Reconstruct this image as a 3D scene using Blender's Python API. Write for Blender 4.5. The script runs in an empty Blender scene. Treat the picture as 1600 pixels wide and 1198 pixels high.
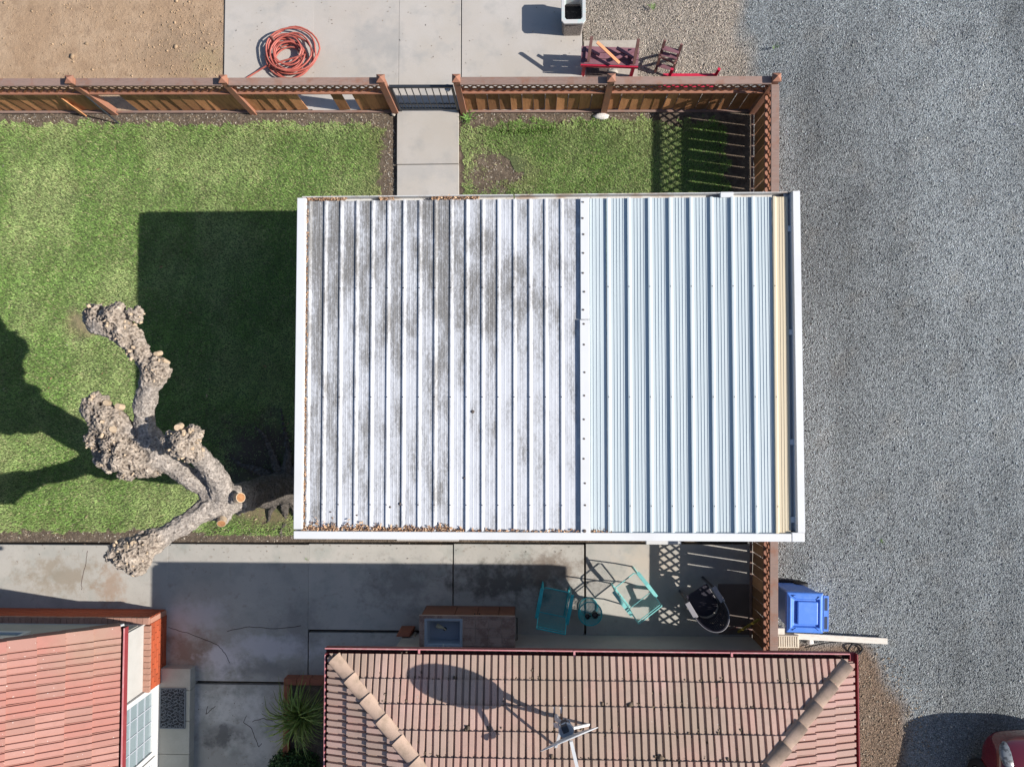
import bpy, bmesh, math, random
import numpy as np
from mathutils import Vector, Matrix, Euler, noise

R = math.radians
random.seed(7)
rng = np.random.default_rng(7)
scene = bpy.context.scene
COL = scene.collection

# ------------------------------------------------------------------ camera, sky, sun, exposure
H = 13.0                                    # drone height (m)
FPX, CX, CY = 1108.0, 800.0, 599.0          # focal length and centre in photograph pixels
CAM_ROT = Euler((R(2.12), R(1.81), 0.0))
cam_data = bpy.data.cameras.new('camera')
cam_data.sensor_width = 36.0
cam_data.lens = FPX / 1600.0 * 36.0
cam_data.clip_start = 0.1
cam_data.clip_end = 400.0
cam = bpy.data.objects.new('camera', cam_data)
cam.location = (0, 0, H)
cam.rotation_euler = CAM_ROT
COL.objects.link(cam)
scene.camera = cam

SUN_DIR = Vector((1.44, -0.21, 1.0)).normalized()
SUN_EL = math.asin(SUN_DIR.z)
SUN_AZ = math.atan2(SUN_DIR.x, SUN_DIR.y)
world = bpy.data.worlds.new('World')
scene.world = world
world.use_nodes = True
wn = world.node_tree
wn.nodes.clear()
w_out = wn.nodes.new('ShaderNodeOutputWorld')
w_bg = wn.nodes.new('ShaderNodeBackground')
w_sky = wn.nodes.new('ShaderNodeTexSky')
w_sky.sky_type = 'NISHITA'
w_sky.sun_disc = False
w_sky.ozone_density = 3.0
w_sky.sun_elevation = SUN_EL
w_sky.sun_rotation = SUN_AZ
w_bg.inputs['Strength'].default_value = 0.086
wn.links.new(w_sky.outputs['Color'], w_bg.inputs['Color'])
wn.links.new(w_bg.outputs['Background'], w_out.inputs['Surface'])

sun_data = bpy.data.lights.new('sun', 'SUN')
sun_data.energy = 5.0
sun_data.angle = R(0.5)
sun_data.color = (1.0, 0.95, 0.88)
sun = bpy.data.objects.new('sun', sun_data)
sun.rotation_euler = SUN_DIR.to_track_quat('Z', 'Y').to_euler()
sun.location = (20, -3, 20)
COL.objects.link(sun)

scene.view_settings.view_transform = 'Standard'
scene.view_settings.look = 'None'
scene.view_settings.exposure = 0.55
scene.view_settings.gamma = 1.0
scene.view_settings.use_curve_mapping = False

# ------------------------------------------------------------------ helpers
CM = CAM_ROT.to_matrix()


def P(px, py, z=0.0):
    """point at height z seen at photograph pixel (px, py)"""
    d = CM @ Vector(((px - CX) / FPX, -(py - CY) / FPX, -1.0))
    t = (H - z) / -d.z
    return Vector((d.x * t, d.y * t, z))


def g2(px, py, z=0.0):
    p = P(px, py, z)
    return (p.x, p.y)


def to_px(x, y):
    """ground metres (numpy) -> photograph pixels"""
    inv = np.array(CM.transposed())
    v = np.stack([x, y, np.full_like(x, -H)])
    c = inv @ v
    return CX + c[0] / -c[2] * FPX, CY - c[1] / -c[2] * FPX


class MB:
    def __init__(self):
        self.v, self.f = [], []

    def add(self, vs, fs):
        n = len(self.v)
        self.v += [tuple(a) for a in vs]
        self.f += [tuple(n + i for i in q) for q in fs]
        return self

    def box(self, cx, cy, cz, sx, sy, sz, m=None):
        hx, hy, hz = sx / 2, sy / 2, sz / 2
        vs = [Vector((i * hx, j * hy, k * hz)) for k in (-1, 1) for j in (-1, 1) for i in (-1, 1)]
        if m is not None:
            vs = [m @ a for a in vs]
        vs = [a + Vector((cx, cy, cz)) for a in vs]
        return self.add(vs, [(0, 2, 3, 1), (4, 5, 7, 6), (0, 1, 5, 4), (2, 6, 7, 3), (0, 4, 6, 2), (1, 3, 7, 5)])

    def span(self, x0, x1, y0, y1, z0, z1):
        return self.box((x0 + x1) / 2, (y0 + y1) / 2, (z0 + z1) / 2, abs(x1 - x0), abs(y1 - y0), abs(z1 - z0))

    def bar(self, p0, p1, w, h, up=(0, 0, 1)):
        """rectangular bar from p0 to p1, h along up"""
        p0, p1 = Vector(p0), Vector(p1)
        d = (p1 - p0).normalized()
        u = Vector(up)
        s = d.cross(u)
        if s.length < 1e-4:
            s = d.cross(Vector((0, 1, 0)))
        s.normalize()
        u = s.cross(d).normalized()
        vs = []
        for p in (p0, p1):
            for a, b in ((-1, -1), (1, -1), (1, 1), (-1, 1)):
                vs.append(p + s * (a * w / 2) + u * (b * h / 2))
        return self.add(vs, [(0, 3, 2, 1), (4, 5, 6, 7), (0, 1, 5, 4), (1, 2, 6, 5), (2, 3, 7, 6), (3, 0, 4, 7)])

    def tube(self, pts, r, n=8, closed=False, caps=True):
        pts = [Vector(p) for p in pts]
        m = len(pts)
        rs = r if isinstance(r, (list, tuple)) else [r] * m
        base = len(self.v)
        prev = None
        for i, p in enumerate(pts):
            if closed:
                d = pts[(i + 1) % m] - pts[i - 1]
            else:
                d = pts[min(i + 1, m - 1)] - pts[max(i - 1, 0)]
            d.normalize()
            if prev is None:
                a = Vector((0, 0, 1)) if abs(d.z) < 0.9 else Vector((1, 0, 0))
                s = d.cross(a).normalized()
            else:
                s = (prev - d * prev.dot(d))
                s = s.normalized() if s.length > 1e-6 else d.orthogonal().normalized()
            prev = s
            u = d.cross(s)
            for k in range(n):
                t = 2 * math.pi * k / n
                self.v.append(tuple(p + (s * math.cos(t) + u * math.sin(t)) * rs[i]))
        for i in range(m if closed else m - 1):
            a, b = base + i * n, base + ((i + 1) % m) * n
            for k in range(n):
                self.f.append((a + k, a + (k + 1) % n, b + (k + 1) % n, b + k))
        if caps and not closed:
            self.f.append(tuple(base + k for k in reversed(range(n))))
            self.f.append(tuple(base + (m - 1) * n + k for k in range(n)))
        return self

    def prism(self, poly, z0, z1):
        n = len(poly)
        vs = [(x, y, z0) for x, y in poly] + [(x, y, z1) for x, y in poly]
        fs = [tuple(reversed(range(n))), tuple(range(n, 2 * n))]
        fs += [(i, (i + 1) % n, n + (i + 1) % n, n + i) for i in range(n)]
        return self.add(vs, fs)

    def lathe(self, prof, n=20, c=(0, 0, 0)):
        base = len(self.v)
        for r, z in prof:
            for k in range(n):
                t = 2 * math.pi * k / n
                self.v.append((c[0] + r * math.cos(t), c[1] + r * math.sin(t), c[2] + z))
        for i in range(len(prof) - 1):
            for k in range(n):
                a, b = base + i * n, base + (i + 1) * n
                self.f.append((a + k, a + (k + 1) % n, b + (k + 1) % n, b + k))
        return self

    def mesh(self, name, off=None):
        me = bpy.data.meshes.new(name)
        vs = self.v if off is None else [(a[0] - off[0], a[1] - off[1], a[2] - off[2]) for a in self.v]
        me.from_pydata(vs, [], self.f)
        me.update()
        return me

    def build(self, name, m, parent=None, world=True, smooth=False, bevel=0.0, kind=None):
        """one mesh object; world=True: vertices are world coordinates, made relative to the parent's place"""
        off = None
        if parent is not None and world:
            off = wloc(parent)
        me = self.mesh(name, off)
        return link(name, me, m, parent, smooth, bevel, kind)


def wloc(o):
    p = Vector((0, 0, 0))
    while o is not None:
        p += Vector(o.location)
        o = o.parent
    return p


def link(name, me, m, parent=None, smooth=False, bevel=0.0, kind=None):
    if m is not None:
        me.materials.append(m)
    if smooth:
        me.polygons.foreach_set('use_smooth', [True] * len(me.polygons))
    o = bpy.data.objects.new(name, me)
    COL.objects.link(o)
    o.parent = parent
    if bevel:
        b = o.modifiers.new('bevel', 'BEVEL')
        b.width = bevel
        b.segments = 2
        b.limit_method = 'ANGLE'
        b.angle_limit = R(35)
    if kind:
        o['kind'] = kind
    return o


def copy_obj(src, parent, loc=None, rot=None):
    o = src.copy()
    COL.objects.link(o)
    o.parent = parent
    if loc is not None:
        o.location = loc
    if rot is not None:
        o.rotation_euler = rot
    return o


def tag(o, label=None, cat=None, group=None, kind=None):
    if label:
        o['label'] = label
    if cat:
        o['category'] = cat
    if group:
        o['group'] = group
    if kind:
        o['kind'] = kind
    return o


def thing(name, label, cat, loc=(0, 0, 0), rz=0.0, group=None):
    o = bpy.data.objects.new(name, None)
    o.empty_display_size = 0.1
    COL.objects.link(o)
    o.location = loc
    o.rotation_euler = (0, 0, rz)
    return tag(o, label, cat, group)


def struct(name, loc=(0, 0, 0)):
    o = bpy.data.objects.new(name, None)
    COL.objects.link(o)
    o.location = loc
    o['kind'] = 'structure'
    return o


def srgb(r, g, b):
    def f(c):
        c /= 255.0
        return c / 12.92 if c <= 0.04045 else ((c + 0.055) / 1.055) ** 2.4
    return (f(r), f(g), f(b))


# ------------------------------------------------------------------ materials
def mat(name, base, rough=0.8, layers=(), bump=None, rnd=0.0, attr=None, coord='pos', metal=0.0, spec=0.35,
        ellipses=(), transmission=0.0, coat=0.0, tints=None):
    """layers: (scale, color, lo, hi, detail, (stretch xyz)) noise-masked colours; bump: (scale, strength, distance);
    rnd: per-object brightness spread; tints: list of colours picked per object; ellipses: worn or stained spots"""
    m = bpy.data.materials.new(name)
    m.use_nodes = True
    nt = m.node_tree
    N, L = nt.nodes, nt.links
    b = N['Principled BSDF']
    b.inputs['Roughness'].default_value = rough
    b.inputs['Metallic'].default_value = metal
    b.inputs['Specular IOR Level'].default_value = spec
    if transmission:
        b.inputs['Transmission Weight'].default_value = transmission
    if coat:
        b.inputs['Coat Weight'].default_value = coat
        b.inputs['Coat Roughness'].default_value = 0.05
    if coord == 'pos':
        vec = N.new('ShaderNodeNewGeometry').outputs['Position']
    else:
        tc = N.new('ShaderNodeTexCoord').outputs['Object']
        oi = N.new('ShaderNodeObjectInfo')
        ml = N.new('ShaderNodeMath')
        ml.operation = 'MULTIPLY'
        ml.inputs[1].default_value = 37.0
        L.new(oi.outputs['Random'], ml.inputs[0])
        ad = N.new('ShaderNodeVectorMath')
        L.new(tc, ad.inputs[0])
        L.new(ml.outputs[0], ad.inputs[1])
        vec = ad.outputs[0]
    rgb = N.new('ShaderNodeRGB')
    rgb.outputs[0].default_value = (*base, 1)
    cur = rgb.outputs[0]

    def mixc(fac, a, c, mode='MIX'):
        mx = N.new('ShaderNodeMix')
        mx.data_type = 'RGBA'
        mx.blend_type = mode
        if isinstance(fac, float):
            mx.inputs[0].default_value = fac
        else:
            L.new(fac, mx.inputs[0])
        L.new(a, mx.inputs[6])
        if isinstance(c, tuple):
            mx.inputs[7].default_value = (*c, 1)
        else:
            L.new(c, mx.inputs[7])
        return mx.outputs[2]

    def noise_node(scale, detail=4.0, stretch=(1, 1, 1), rough_=0.6):
        v = vec
        if stretch != (1, 1, 1):
            vm = N.new('ShaderNodeVectorMath')
            vm.operation = 'MULTIPLY'
            L.new(vec, vm.inputs[0])
            vm.inputs[1].default_value = stretch
            v = vm.outputs[0]
        nn = N.new('ShaderNodeTexNoise')
        nn.inputs['Scale'].default_value = scale
        nn.inputs['Detail'].default_value = detail
        nn.inputs['Roughness'].default_value = rough_
        L.new(v, nn.inputs['Vector'])
        return nn.outputs['Fac']

    def ramp(fac, lo, hi, a=0.0, c=1.0):
        mr = N.new('ShaderNodeMapRange')
        L.new(fac, mr.inputs[0])
        mr.inputs[1].default_value = lo
        mr.inputs[2].default_value = hi
        mr.inputs[3].default_value = a
        mr.inputs[4].default_value = c
        return mr.outputs[0]

    if tints:
        oi2 = N.new('ShaderNodeObjectInfo')
        cr = N.new('ShaderNodeValToRGB')
        cr.color_ramp.interpolation = 'CONSTANT'
        el = cr.color_ramp.elements
        while len(el) < len(tints):
            el.new(0.5)
        for i, t in enumerate(tints):
            el[i].position = i / len(tints)
            el[i].color = (*t, 1)
        L.new(oi2.outputs['Random'], cr.inputs[0])
        cur = cr.outputs[0]
    for ly in layers:
        sc, col, lo, hi = ly[:4]
        det = ly[4] if len(ly) > 4 else 4.0
        st = ly[5] if len(ly) > 5 else (1, 1, 1)
        amt = ly[6] if len(ly) > 6 else 1.0
        cur = mixc(ramp(noise_node(sc, det, st), lo, hi, 0.0, amt), cur, col)
    for (px, py, rx, ry, col, amt, brk) in ellipses:
        c = P(px, py, 0)
        sb = N.new('ShaderNodeVectorMath')
        sb.operation = 'SUBTRACT'
        L.new(vec, sb.inputs[0])
        sb.inputs[1].default_value = (c.x, c.y, 0)
        mu = N.new('ShaderNodeVectorMath')
        mu.operation = 'MULTIPLY'
        L.new(sb.outputs[0], mu.inputs[0])
        mu.inputs[1].default_value = (85.0 / rx, 85.0 / ry, 0)
        ln = N.new('ShaderNodeVectorMath')
        ln.operation = 'LENGTH'
        L.new(mu.outputs[0], ln.inputs[0])
        nz = ramp(noise_node(brk, 5.0, (1, 1, 1), 0.7), 0.25, 0.75, -0.9, 0.9)
        sm = N.new('ShaderNodeMath')
        L.new(ln.outputs[1], sm.inputs[0])
        L.new(nz, sm.inputs[1])
        cur = mixc(ramp(sm.outputs[0], 1.1, 0.3, 0.0, amt), cur, col)
    if attr:
        at = N.new('ShaderNodeAttribute')
        at.attribute_name = attr
        cur = mixc(1.0, cur, at.outputs['Color'], 'MULTIPLY')
    if rnd:
        oi3 = N.new('ShaderNodeObjectInfo')
        v = ramp(oi3.outputs['Random'], 0, 1, 1 - rnd, 1 + rnd)
        cur = mixc(1.0, cur, v, 'MULTIPLY')
    L.new(cur, b.inputs['Base Color'])
    if bump:
        bs = bump if isinstance(bump, list) else [bump]
        prev = None
        for q in bs:
            bp = N.new('ShaderNodeBump')
            bp.inputs['Strength'].default_value = q[1]
            bp.inputs['Distance'].default_value = q[2] if len(q) > 2 else 0.02
            L.new(noise_node(q[0], 5.0, q[3] if len(q) > 3 else (1, 1, 1), 0.7), bp.inputs['Height'])
            if prev:
                L.new(prev, bp.inputs['Normal'])
            prev = bp.outputs[0]
        L.new(prev, b.inputs['Normal'])
    return m


M = {}
M['ground'] = mat('bare_ground', (0.16, 0.12, 0.085), 0.95, [(3, (0.10, 0.08, 0.06), 0.4, 0.7)], (30, 0.6, 0.03))
M['dirt'] = mat('tan_dirt', (0.36, 0.245, 0.155), 0.95,
                [(1.1, (0.42, 0.30, 0.20), 0.42, 0.62), (4.5, (0.29, 0.195, 0.125), 0.5, 0.72),
                 (28, (0.25, 0.165, 0.105), 0.58, 0.74), (60, (0.46, 0.36, 0.27), 0.66, 0.76)],
                [(8, 0.5, 0.05), (55, 0.7, 0.02)],
                ellipses=[(290, 80, 90, 60, (0.27, 0.19, 0.125), 0.7, 2.5), (320, 100, 45, 30, (0.34, 0.26, 0.15), 0.6, 3)])
CONC = (0.40, 0.365, 0.325)
M['concrete'] = mat('pad_concrete', CONC, 0.85,
                    [(0.9, (0.43, 0.40, 0.37), 0.4, 0.65), (2.6, (0.34, 0.325, 0.305), 0.52, 0.75),
                     (35, (0.38, 0.365, 0.34), 0.55, 0.8, 6), (90, (0.47, 0.45, 0.43), 0.6, 0.8)],
                    (45, 0.15, 0.01), rnd=0.04,
                    ellipses=[(590, 75, 60, 50, (0.30, 0.295, 0.285), 0.65, 2.2), (660, 270, 60, 22, (0.34, 0.33, 0.32), 0.5, 3),
                              (540, 40, 90, 50, (0.45, 0.40, 0.36), 0.4, 2)])
MOLD = (0.085, 0.08, 0.07)
M['patio'] = mat('patio_concrete', (0.37, 0.35, 0.315), 0.8,
                 [(0.8, (0.43, 0.405, 0.365), 0.4, 0.65), (2.2, (0.30, 0.305, 0.275), 0.5, 0.75),
                  (6, (0.27, 0.24, 0.205), 0.58, 0.8), (40, (0.33, 0.31, 0.28), 0.55, 0.8, 6)],
                 (45, 0.15, 0.01), rnd=0.05,
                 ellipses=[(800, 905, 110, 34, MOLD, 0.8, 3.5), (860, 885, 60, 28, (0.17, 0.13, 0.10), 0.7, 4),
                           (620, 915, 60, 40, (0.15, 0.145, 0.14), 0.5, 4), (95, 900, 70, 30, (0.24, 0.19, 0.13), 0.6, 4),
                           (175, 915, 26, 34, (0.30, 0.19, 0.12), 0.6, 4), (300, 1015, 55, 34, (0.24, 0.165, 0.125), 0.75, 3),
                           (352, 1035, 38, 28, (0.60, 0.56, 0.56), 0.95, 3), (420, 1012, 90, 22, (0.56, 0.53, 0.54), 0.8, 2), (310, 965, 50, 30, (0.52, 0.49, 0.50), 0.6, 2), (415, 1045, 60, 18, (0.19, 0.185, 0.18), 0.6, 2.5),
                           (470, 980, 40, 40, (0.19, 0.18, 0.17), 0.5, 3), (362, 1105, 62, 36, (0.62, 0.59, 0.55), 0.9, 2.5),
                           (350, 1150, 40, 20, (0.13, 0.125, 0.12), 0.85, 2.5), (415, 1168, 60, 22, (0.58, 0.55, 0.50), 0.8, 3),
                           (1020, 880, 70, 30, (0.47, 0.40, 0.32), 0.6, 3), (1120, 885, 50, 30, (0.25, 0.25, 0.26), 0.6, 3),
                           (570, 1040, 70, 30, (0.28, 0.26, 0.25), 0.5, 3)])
M['porch'] = mat('porch_concrete', (0.40, 0.39, 0.34), 0.85, [(2, (0.46, 0.45, 0.40), 0.45, 0.65), (40, (0.33, 0.32, 0.29), 0.55, 0.8)], (50, 0.15, 0.01))
M['soil'] = mat('bed_soil', (0.125, 0.095, 0.07), 0.95,
                [(9, (0.20, 0.155, 0.115), 0.45, 0.65), (40, (0.07, 0.055, 0.042), 0.55, 0.7), (70, (0.36, 0.31, 0.26), 0.66, 0.72)],
                [(20, 0.8, 0.05), (70, 0.8, 0.02)])
M['lawn_base'] = mat('lawn_thatch', (0.115, 0.145, 0.06), 0.95,
                     [(2.2, (0.115, 0.125, 0.05), 0.45, 0.65), (30, (0.05, 0.06, 0.025), 0.5, 0.7)], (60, 0.8, 0.03),
                     ellipses=[(402, 712, 88, 76, (0.075, 0.058, 0.045), 1.0, 2.5), (420, 800, 60, 26, (0.22, 0.17, 0.10), 0.8, 3), (128, 508, 34, 30, (0.30, 0.24, 0.14), 0.8, 3)])
M['grass'] = mat('grass_blade', (1, 1, 1), 0.6, attr='col', spec=0.25)
M['gravel'] = None  # built below
M['stone'] = mat('crushed_stone', (1, 1, 1), 0.85, attr='col', spec=0.3)
M['wood'] = mat('stained_fence_wood', (0.42, 0.195, 0.088), 0.65,
                [(5, (0.26, 0.115, 0.05), 0.45, 0.7, 5, (3, 3, 0.5)), (60, (0.52, 0.26, 0.12), 0.5, 0.75, 3, (2, 2, 0.08))],
                (70, 0.25, 0.006, (2, 2, 0.1)), rnd=0.38, coord='obj')
M['rail'] = mat('weathered_rail_wood', (0.26, 0.175, 0.145), 0.8,
                [(4, (0.24, 0.115, 0.075), 0.5, 0.7, 5), (80, (0.18, 0.13, 0.11), 0.5, 0.7, 3, (0.1, 2, 2))],
                (80, 0.2, 0.005), rnd=0.1)
M['post'] = mat('post_wood', (0.31, 0.14, 0.088), 0.75, [(5, (0.23, 0.125, 0.09), 0.5, 0.72)], (70, 0.25, 0.006), rnd=0.12)
M['lattice'] = mat('lattice_wood', (0.31, 0.125, 0.062), 0.7, [(5, (0.20, 0.08, 0.045), 0.45, 0.7)])
M['black_metal'] = mat('black_gate_metal', (0.025, 0.03, 0.038), 0.45, spec=0.5)
M['white_paint'] = mat('white_painted_metal', (0.62, 0.625, 0.63), 0.45,
                       [(1.5, (0.57, 0.57, 0.565), 0.5, 0.75), (30, (0.48, 0.46, 0.44), 0.72, 0.85, 5)])
GR, GR2 = (0.34, 0.335, 0.325), (0.215, 0.20, 0.18)
M['old_panel'] = None
M['blue_panel'] = mat('pale_blue_roof', (0.46, 0.52, 0.545), 0.42, [(1.2, (0.49, 0.545, 0.565), 0.45, 0.7, 3, (3, 0.5, 1)),
                      (40, (0.37, 0.41, 0.43), 0.60, 0.8, 4, (2, 0.2, 1), 0.6), (1.6, (0.36, 0.41, 0.43), 0.58, 0.8, 5, (4, .35, 1), 0.4)], rnd=0.015, spec=0.35)
M['beige_panel'] = mat('beige_roof', (0.56, 0.48, 0.345), 0.5, [(30, (0.49, 0.42, 0.30), 0.5, 0.8, 4, (3, 0.1, 1))])
M['rust_gutter'] = mat('rusty_white_gutter', (0.56, 0.55, 0.53), 0.6,
                       [(3.0, (0.42, 0.34, 0.28), 0.5, 0.62, 5, (1, 3, 1)), (16, (0.25, 0.18, 0.14), 0.62, 0.72, 5)])
M['screw'] = mat('screw_head', (0.10, 0.08, 0.07), 0.6)
M['leaf_dry'] = mat('dry_leaf', (1, 1, 1), 0.8, attr='col')
MAROON = (0.22, 0.035, 0.04)
M['maroon'] = mat('maroon_gutter_paint', MAROON, 0.45, [(6, (0.26, 0.06, 0.06), 0.5, 0.75), (40, (0.15, 0.03, 0.03), 0.6, 0.8)])
M['pink_edge'] = mat('pale_pink_gutter_paint', (0.50, 0.20, 0.21), 0.5, [(10, (0.55, 0.30, 0.30), 0.5, 0.7)])
M['sludge'] = mat('gutter_sludge', (0.05, 0.022, 0.02), 0.95, [(15, (0.09, 0.06, 0.045), 0.5, 0.7)], (40, 0.8, 0.03))
TILE_T = [(.49, .32, .265), (.46, .31, .255), (.49, .30, .25), (.43, .30, .245), (.475, .29, .24), (.45, .31, .255), (.51, .335, .285), (.44, .285, .235)]
M['tile'] = mat('concrete_roof_tile', (0.4, 0.25, 0.2), 0.85,
                [(0.55, (0.33, 0.255, 0.19), 0.42, 0.62, 4, (1, 1, 1), 0.72), (7, (0.32, 0.24, 0.19), 0.5, 0.75, 5, (1, 1, 1), 0.6),
                 (55, (0.24, 0.17, 0.13), 0.58, 0.75, 4, (1, 1, 1), 0.6), (40, (0.60, 0.57, 0.53), 0.735, 0.76, 2)],
                (90, 0.3, 0.006), tints=TILE_T)
M['tile_red'] = mat('faded_red_roof_tile', (0.4, 0.25, 0.2), 0.85,
                    [(0.7, (0.29, 0.19, 0.14), 0.52, 0.68, 4, (1, 1, 1), 0.7), (7, (0.28, 0.14, 0.11), 0.5, 0.75, 5, (1, 1, 1), 0.5),
                     (55, (0.30, 0.17, 0.14), 0.58, 0.75, 4, (1, 1, 1), 0.5), (34, (0.68, 0.64, 0.60), 0.725, 0.745, 2)],
                    (90, 0.3, 0.006),
                    tints=[(.36, .18, .148), (.325, .16, .13), (.37, .195, .16), (.32, .17, .138), (.345, .155, .125)])
M['tile_east'] = mat('concrete_roof_tile_toned_down', (0.4, 0.25, 0.2), 0.85,
                    [(0.9, (0.30, 0.23, 0.18), 0.5, 0.68, 4, (1, 1, 1), 0.6), (55, (0.24, 0.17, 0.13), 0.58, 0.75, 4, (1, 1, 1), 0.6), (34, (0.60, 0.57, 0.53), 0.73, 0.75, 2)],
                    (90, 0.3, 0.006), tints=[(.37, .225, .19), (.35, .21, .175), (.385, .235, .205), (.34, .22, .185)])  # same tile, colour darkened because the east slope faces the sun
M['hip_tile'] = mat('hip_cap_tile', (0.34, 0.245, 0.19), 0.85, [(6, (0.23, 0.17, 0.125), 0.45, 0.7), (50, (0.24, 0.18, 0.14), 0.55, 0.75, 4, (1, 1, 1), 0.6)], (90, 0.3, 0.006), rnd=0.1)
M['underlay'] = mat('roof_underlay', (0.055, 0.035, 0.032), 0.9)
M['moss'] = mat('dry_moss', (0.10, 0.07, 0.05), 0.95, [(30, (0.17, 0.12, 0.08), 0.45, 0.6)])
M['stucco_grey'] = mat('beige_stucco', (0.42, 0.385, 0.34), 0.9, [(3, (0.38, 0.35, 0.31), 0.45, 0.7)], (120, 0.3, 0.006))
M['stucco_white'] = mat('white_stucco', (0.43, 0.42, 0.40), 0.9, [(3, (0.40, 0.39, 0.37), 0.45, 0.7)], (120, 0.25, 0.005))
M['brick'] = mat('orange_red_brick', (0.385, 0.078, 0.030), 0.85, [(20, (0.32, 0.08, 0.038), 0.5, 0.7)], (90, 0.3, 0.006), rnd=0.14)
M['brick_cap'] = mat('faded_brick', (0.36, 0.20, 0.15), 0.85, [(20, (0.30, 0.16, 0.115), 0.5, 0.7)], (90, 0.3, 0.006), rnd=0.12)
M['mortar'] = mat('pale_mortar', (0.40, 0.20, 0.14), 0.95)
M['white_trim'] = mat('white_trim_paint', (0.58, 0.58, 0.575), 0.5)
M['glass'] = mat('window_glass', (0.22, 0.275, 0.295), 0.06, spec=0.9)
M['iron'] = mat('cast_rubber_mat', (0.17, 0.19, 0.215), 0.6)
M['iron_dark'] = mat('mat_backing', (0.03, 0.032, 0.038), 0.8)
M['teal'] = mat('teal_chair_paint', (0.025, 0.36, 0.41), 0.4, [(14, (0.04, 0.42, 0.46), 0.5, 0.7)], spec=0.5)
M['teal_pale'] = mat('pale_teal_paint', (0.20, 0.50, 0.48), 0.4, [(14, (0.14, 0.42, 0.41), 0.5, 0.7)], spec=0.5)  # paler teal for the second chair
M['black'] = mat('black_plastic', (0.03, 0.027, 0.038), 0.35, spec=0.5)
M['sunlit_paint'] = mat('painted_sunlit_plastic', (0.27, 0.26, 0.28), 0.5)  # paler plastic colour stands in for sun on armrests and back rim
M['mug'] = mat('black_ceramic', (0.012, 0.012, 0.013), 0.3, spec=0.5)
M['mug_in'] = mat('grey_dregs', (0.16, 0.15, 0.14), 0.6)
M['taupe'] = mat('taupe_mat', (0.155, 0.125, 0.11), 0.9, [(3, (0.13, 0.105, 0.09), 0.45, 0.7), (120, (0.19, 0.155, 0.135), 0.5, 0.7)])
M['stick'] = mat('yellow_wood_stick', (0.42, 0.31, 0.06), 0.7, [(20, (0.32, 0.24, 0.05), 0.45, 0.7)])
M['cabinet'] = mat('brown_cabinet', (0.20, 0.085, 0.052), 0.6, [(4, (0.16, 0.07, 0.042), 0.45, 0.7)], rnd=0.12)
M['counter'] = mat('counter_tile', (0.36, 0.255, 0.215), 0.7, [(6, (0.24, 0.155, 0.13), 0.47, 0.56, 6), (50, (0.42, 0.32, 0.27), 0.55, 0.7)], rnd=0.1)
M['grout'] = mat('counter_grout', (0.42, 0.33, 0.28), 0.9)
M['sink'] = mat('grey_blue_sink', (0.31, 0.36, 0.43), 0.35, [(20, (0.26, 0.31, 0.37), 0.5, 0.75)], spec=0.5)
M['cream'] = mat('cream_plastic', (0.62, 0.55, 0.36), 0.5)
M['white_wood'] = mat('weathered_white_plank', (0.62, 0.57, 0.50), 0.8, [(10, (0.52, 0.46, 0.39), 0.5, 0.72, 5, (1, 3, 1))])
M['cream_block'] = mat('cream_concrete_block', (0.56, 0.49, 0.39), 0.85, [(10, (0.48, 0.41, 0.32), 0.5, 0.7)], (60, 0.3, 0.008))
M['terracotta'] = mat('terracotta_edge', (0.30, 0.105, 0.06), 0.85, [(12, (0.24, 0.085, 0.05), 0.5, 0.7)], (60, 0.3, 0.008), rnd=0.1)
M['pvc'] = mat('pale_pipe', (0.52, 0.49, 0.42), 0.5)
M['bin_blue'] = mat('blue_bin_plastic', (0.07, 0.20, 0.64), 0.45, [(3, (0.12, 0.26, 0.66), 0.5, 0.75), (14, (0.20, 0.30, 0.58), 0.6, 0.8, 7, (1, 1, 1), .5), (60, (0.3, 0.36, 0.52), 0.68, 0.76, 4, (1, 1, 1), .5)], spec=0.45)
M['bin_dark'] = mat('bin_slot_shade', (0.02, 0.035, 0.08), 0.6)
M['rubber'] = mat('black_rubber', (0.018, 0.018, 0.02), 0.75)
M['hose'] = mat('red_hose', (0.40, 0.10, 0.075), 0.55, [(9, (0.29, 0.07, 0.055), 0.5, 0.7), (4, (0.46, 0.17, 0.13), 0.52, 0.7)], spec=0.5)
M['red_paint'] = mat('red_furniture_paint', (0.48, 0.02, 0.055), 0.45, [(12, (0.40, 0.02, 0.05), 0.5, 0.7)])
M['plum'] = mat('faded_plum_paint', (0.22, 0.105, 0.125), 0.6, [(9, (0.17, 0.075, 0.095), 0.45, 0.7)], rnd=0.12)
M['brown_wood'] = mat('brown_weathered_frame', (0.19, 0.095, 0.085), 0.75, [(14, (0.14, 0.07, 0.06), 0.45, 0.7)], rnd=0.15)
M['orange_wood'] = mat('orange_stick_wood', (0.62, 0.27, 0.13), 0.65)
M['aggregate'] = mat('exposed_aggregate', (0.35, 0.31, 0.28), 0.9, [(45, (0.17, 0.15, 0.14), 0.45, 0.6), (70, (0.56, 0.52, 0.48), 0.6, 0.7)], (50, 0.9, 0.03))
M['white_rim'] = mat('pale_concrete_rim', (0.50, 0.49, 0.48), 0.8, [(12, (0.42, 0.53, 0.52), 0.5, 0.7)])
M['dark_inside'] = mat('dark_planter_inside', (0.03, 0.03, 0.032), 0.9, [(20, (0.09, 0.09, 0.09), 0.55, 0.7)], (40, 0.8, 0.03))
M['leaf_spike'] = mat('grassy_leaf', (0.19, 0.26, 0.05), 0.5, [(5, (0.36, 0.39, 0.12), 0.5, 0.7)], rnd=0.45, coord='obj')
M['leaf_bush'] = mat('bush_leaf', (1, 1, 1), 0.5, attr='col')
M['bark'] = None
M['cutwood'] = mat('fresh_cut_wood', (0.37, 0.18, 0.075), 0.8, [(20, (0.25, 0.115, 0.05), 0.45, 0.65)])
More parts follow.
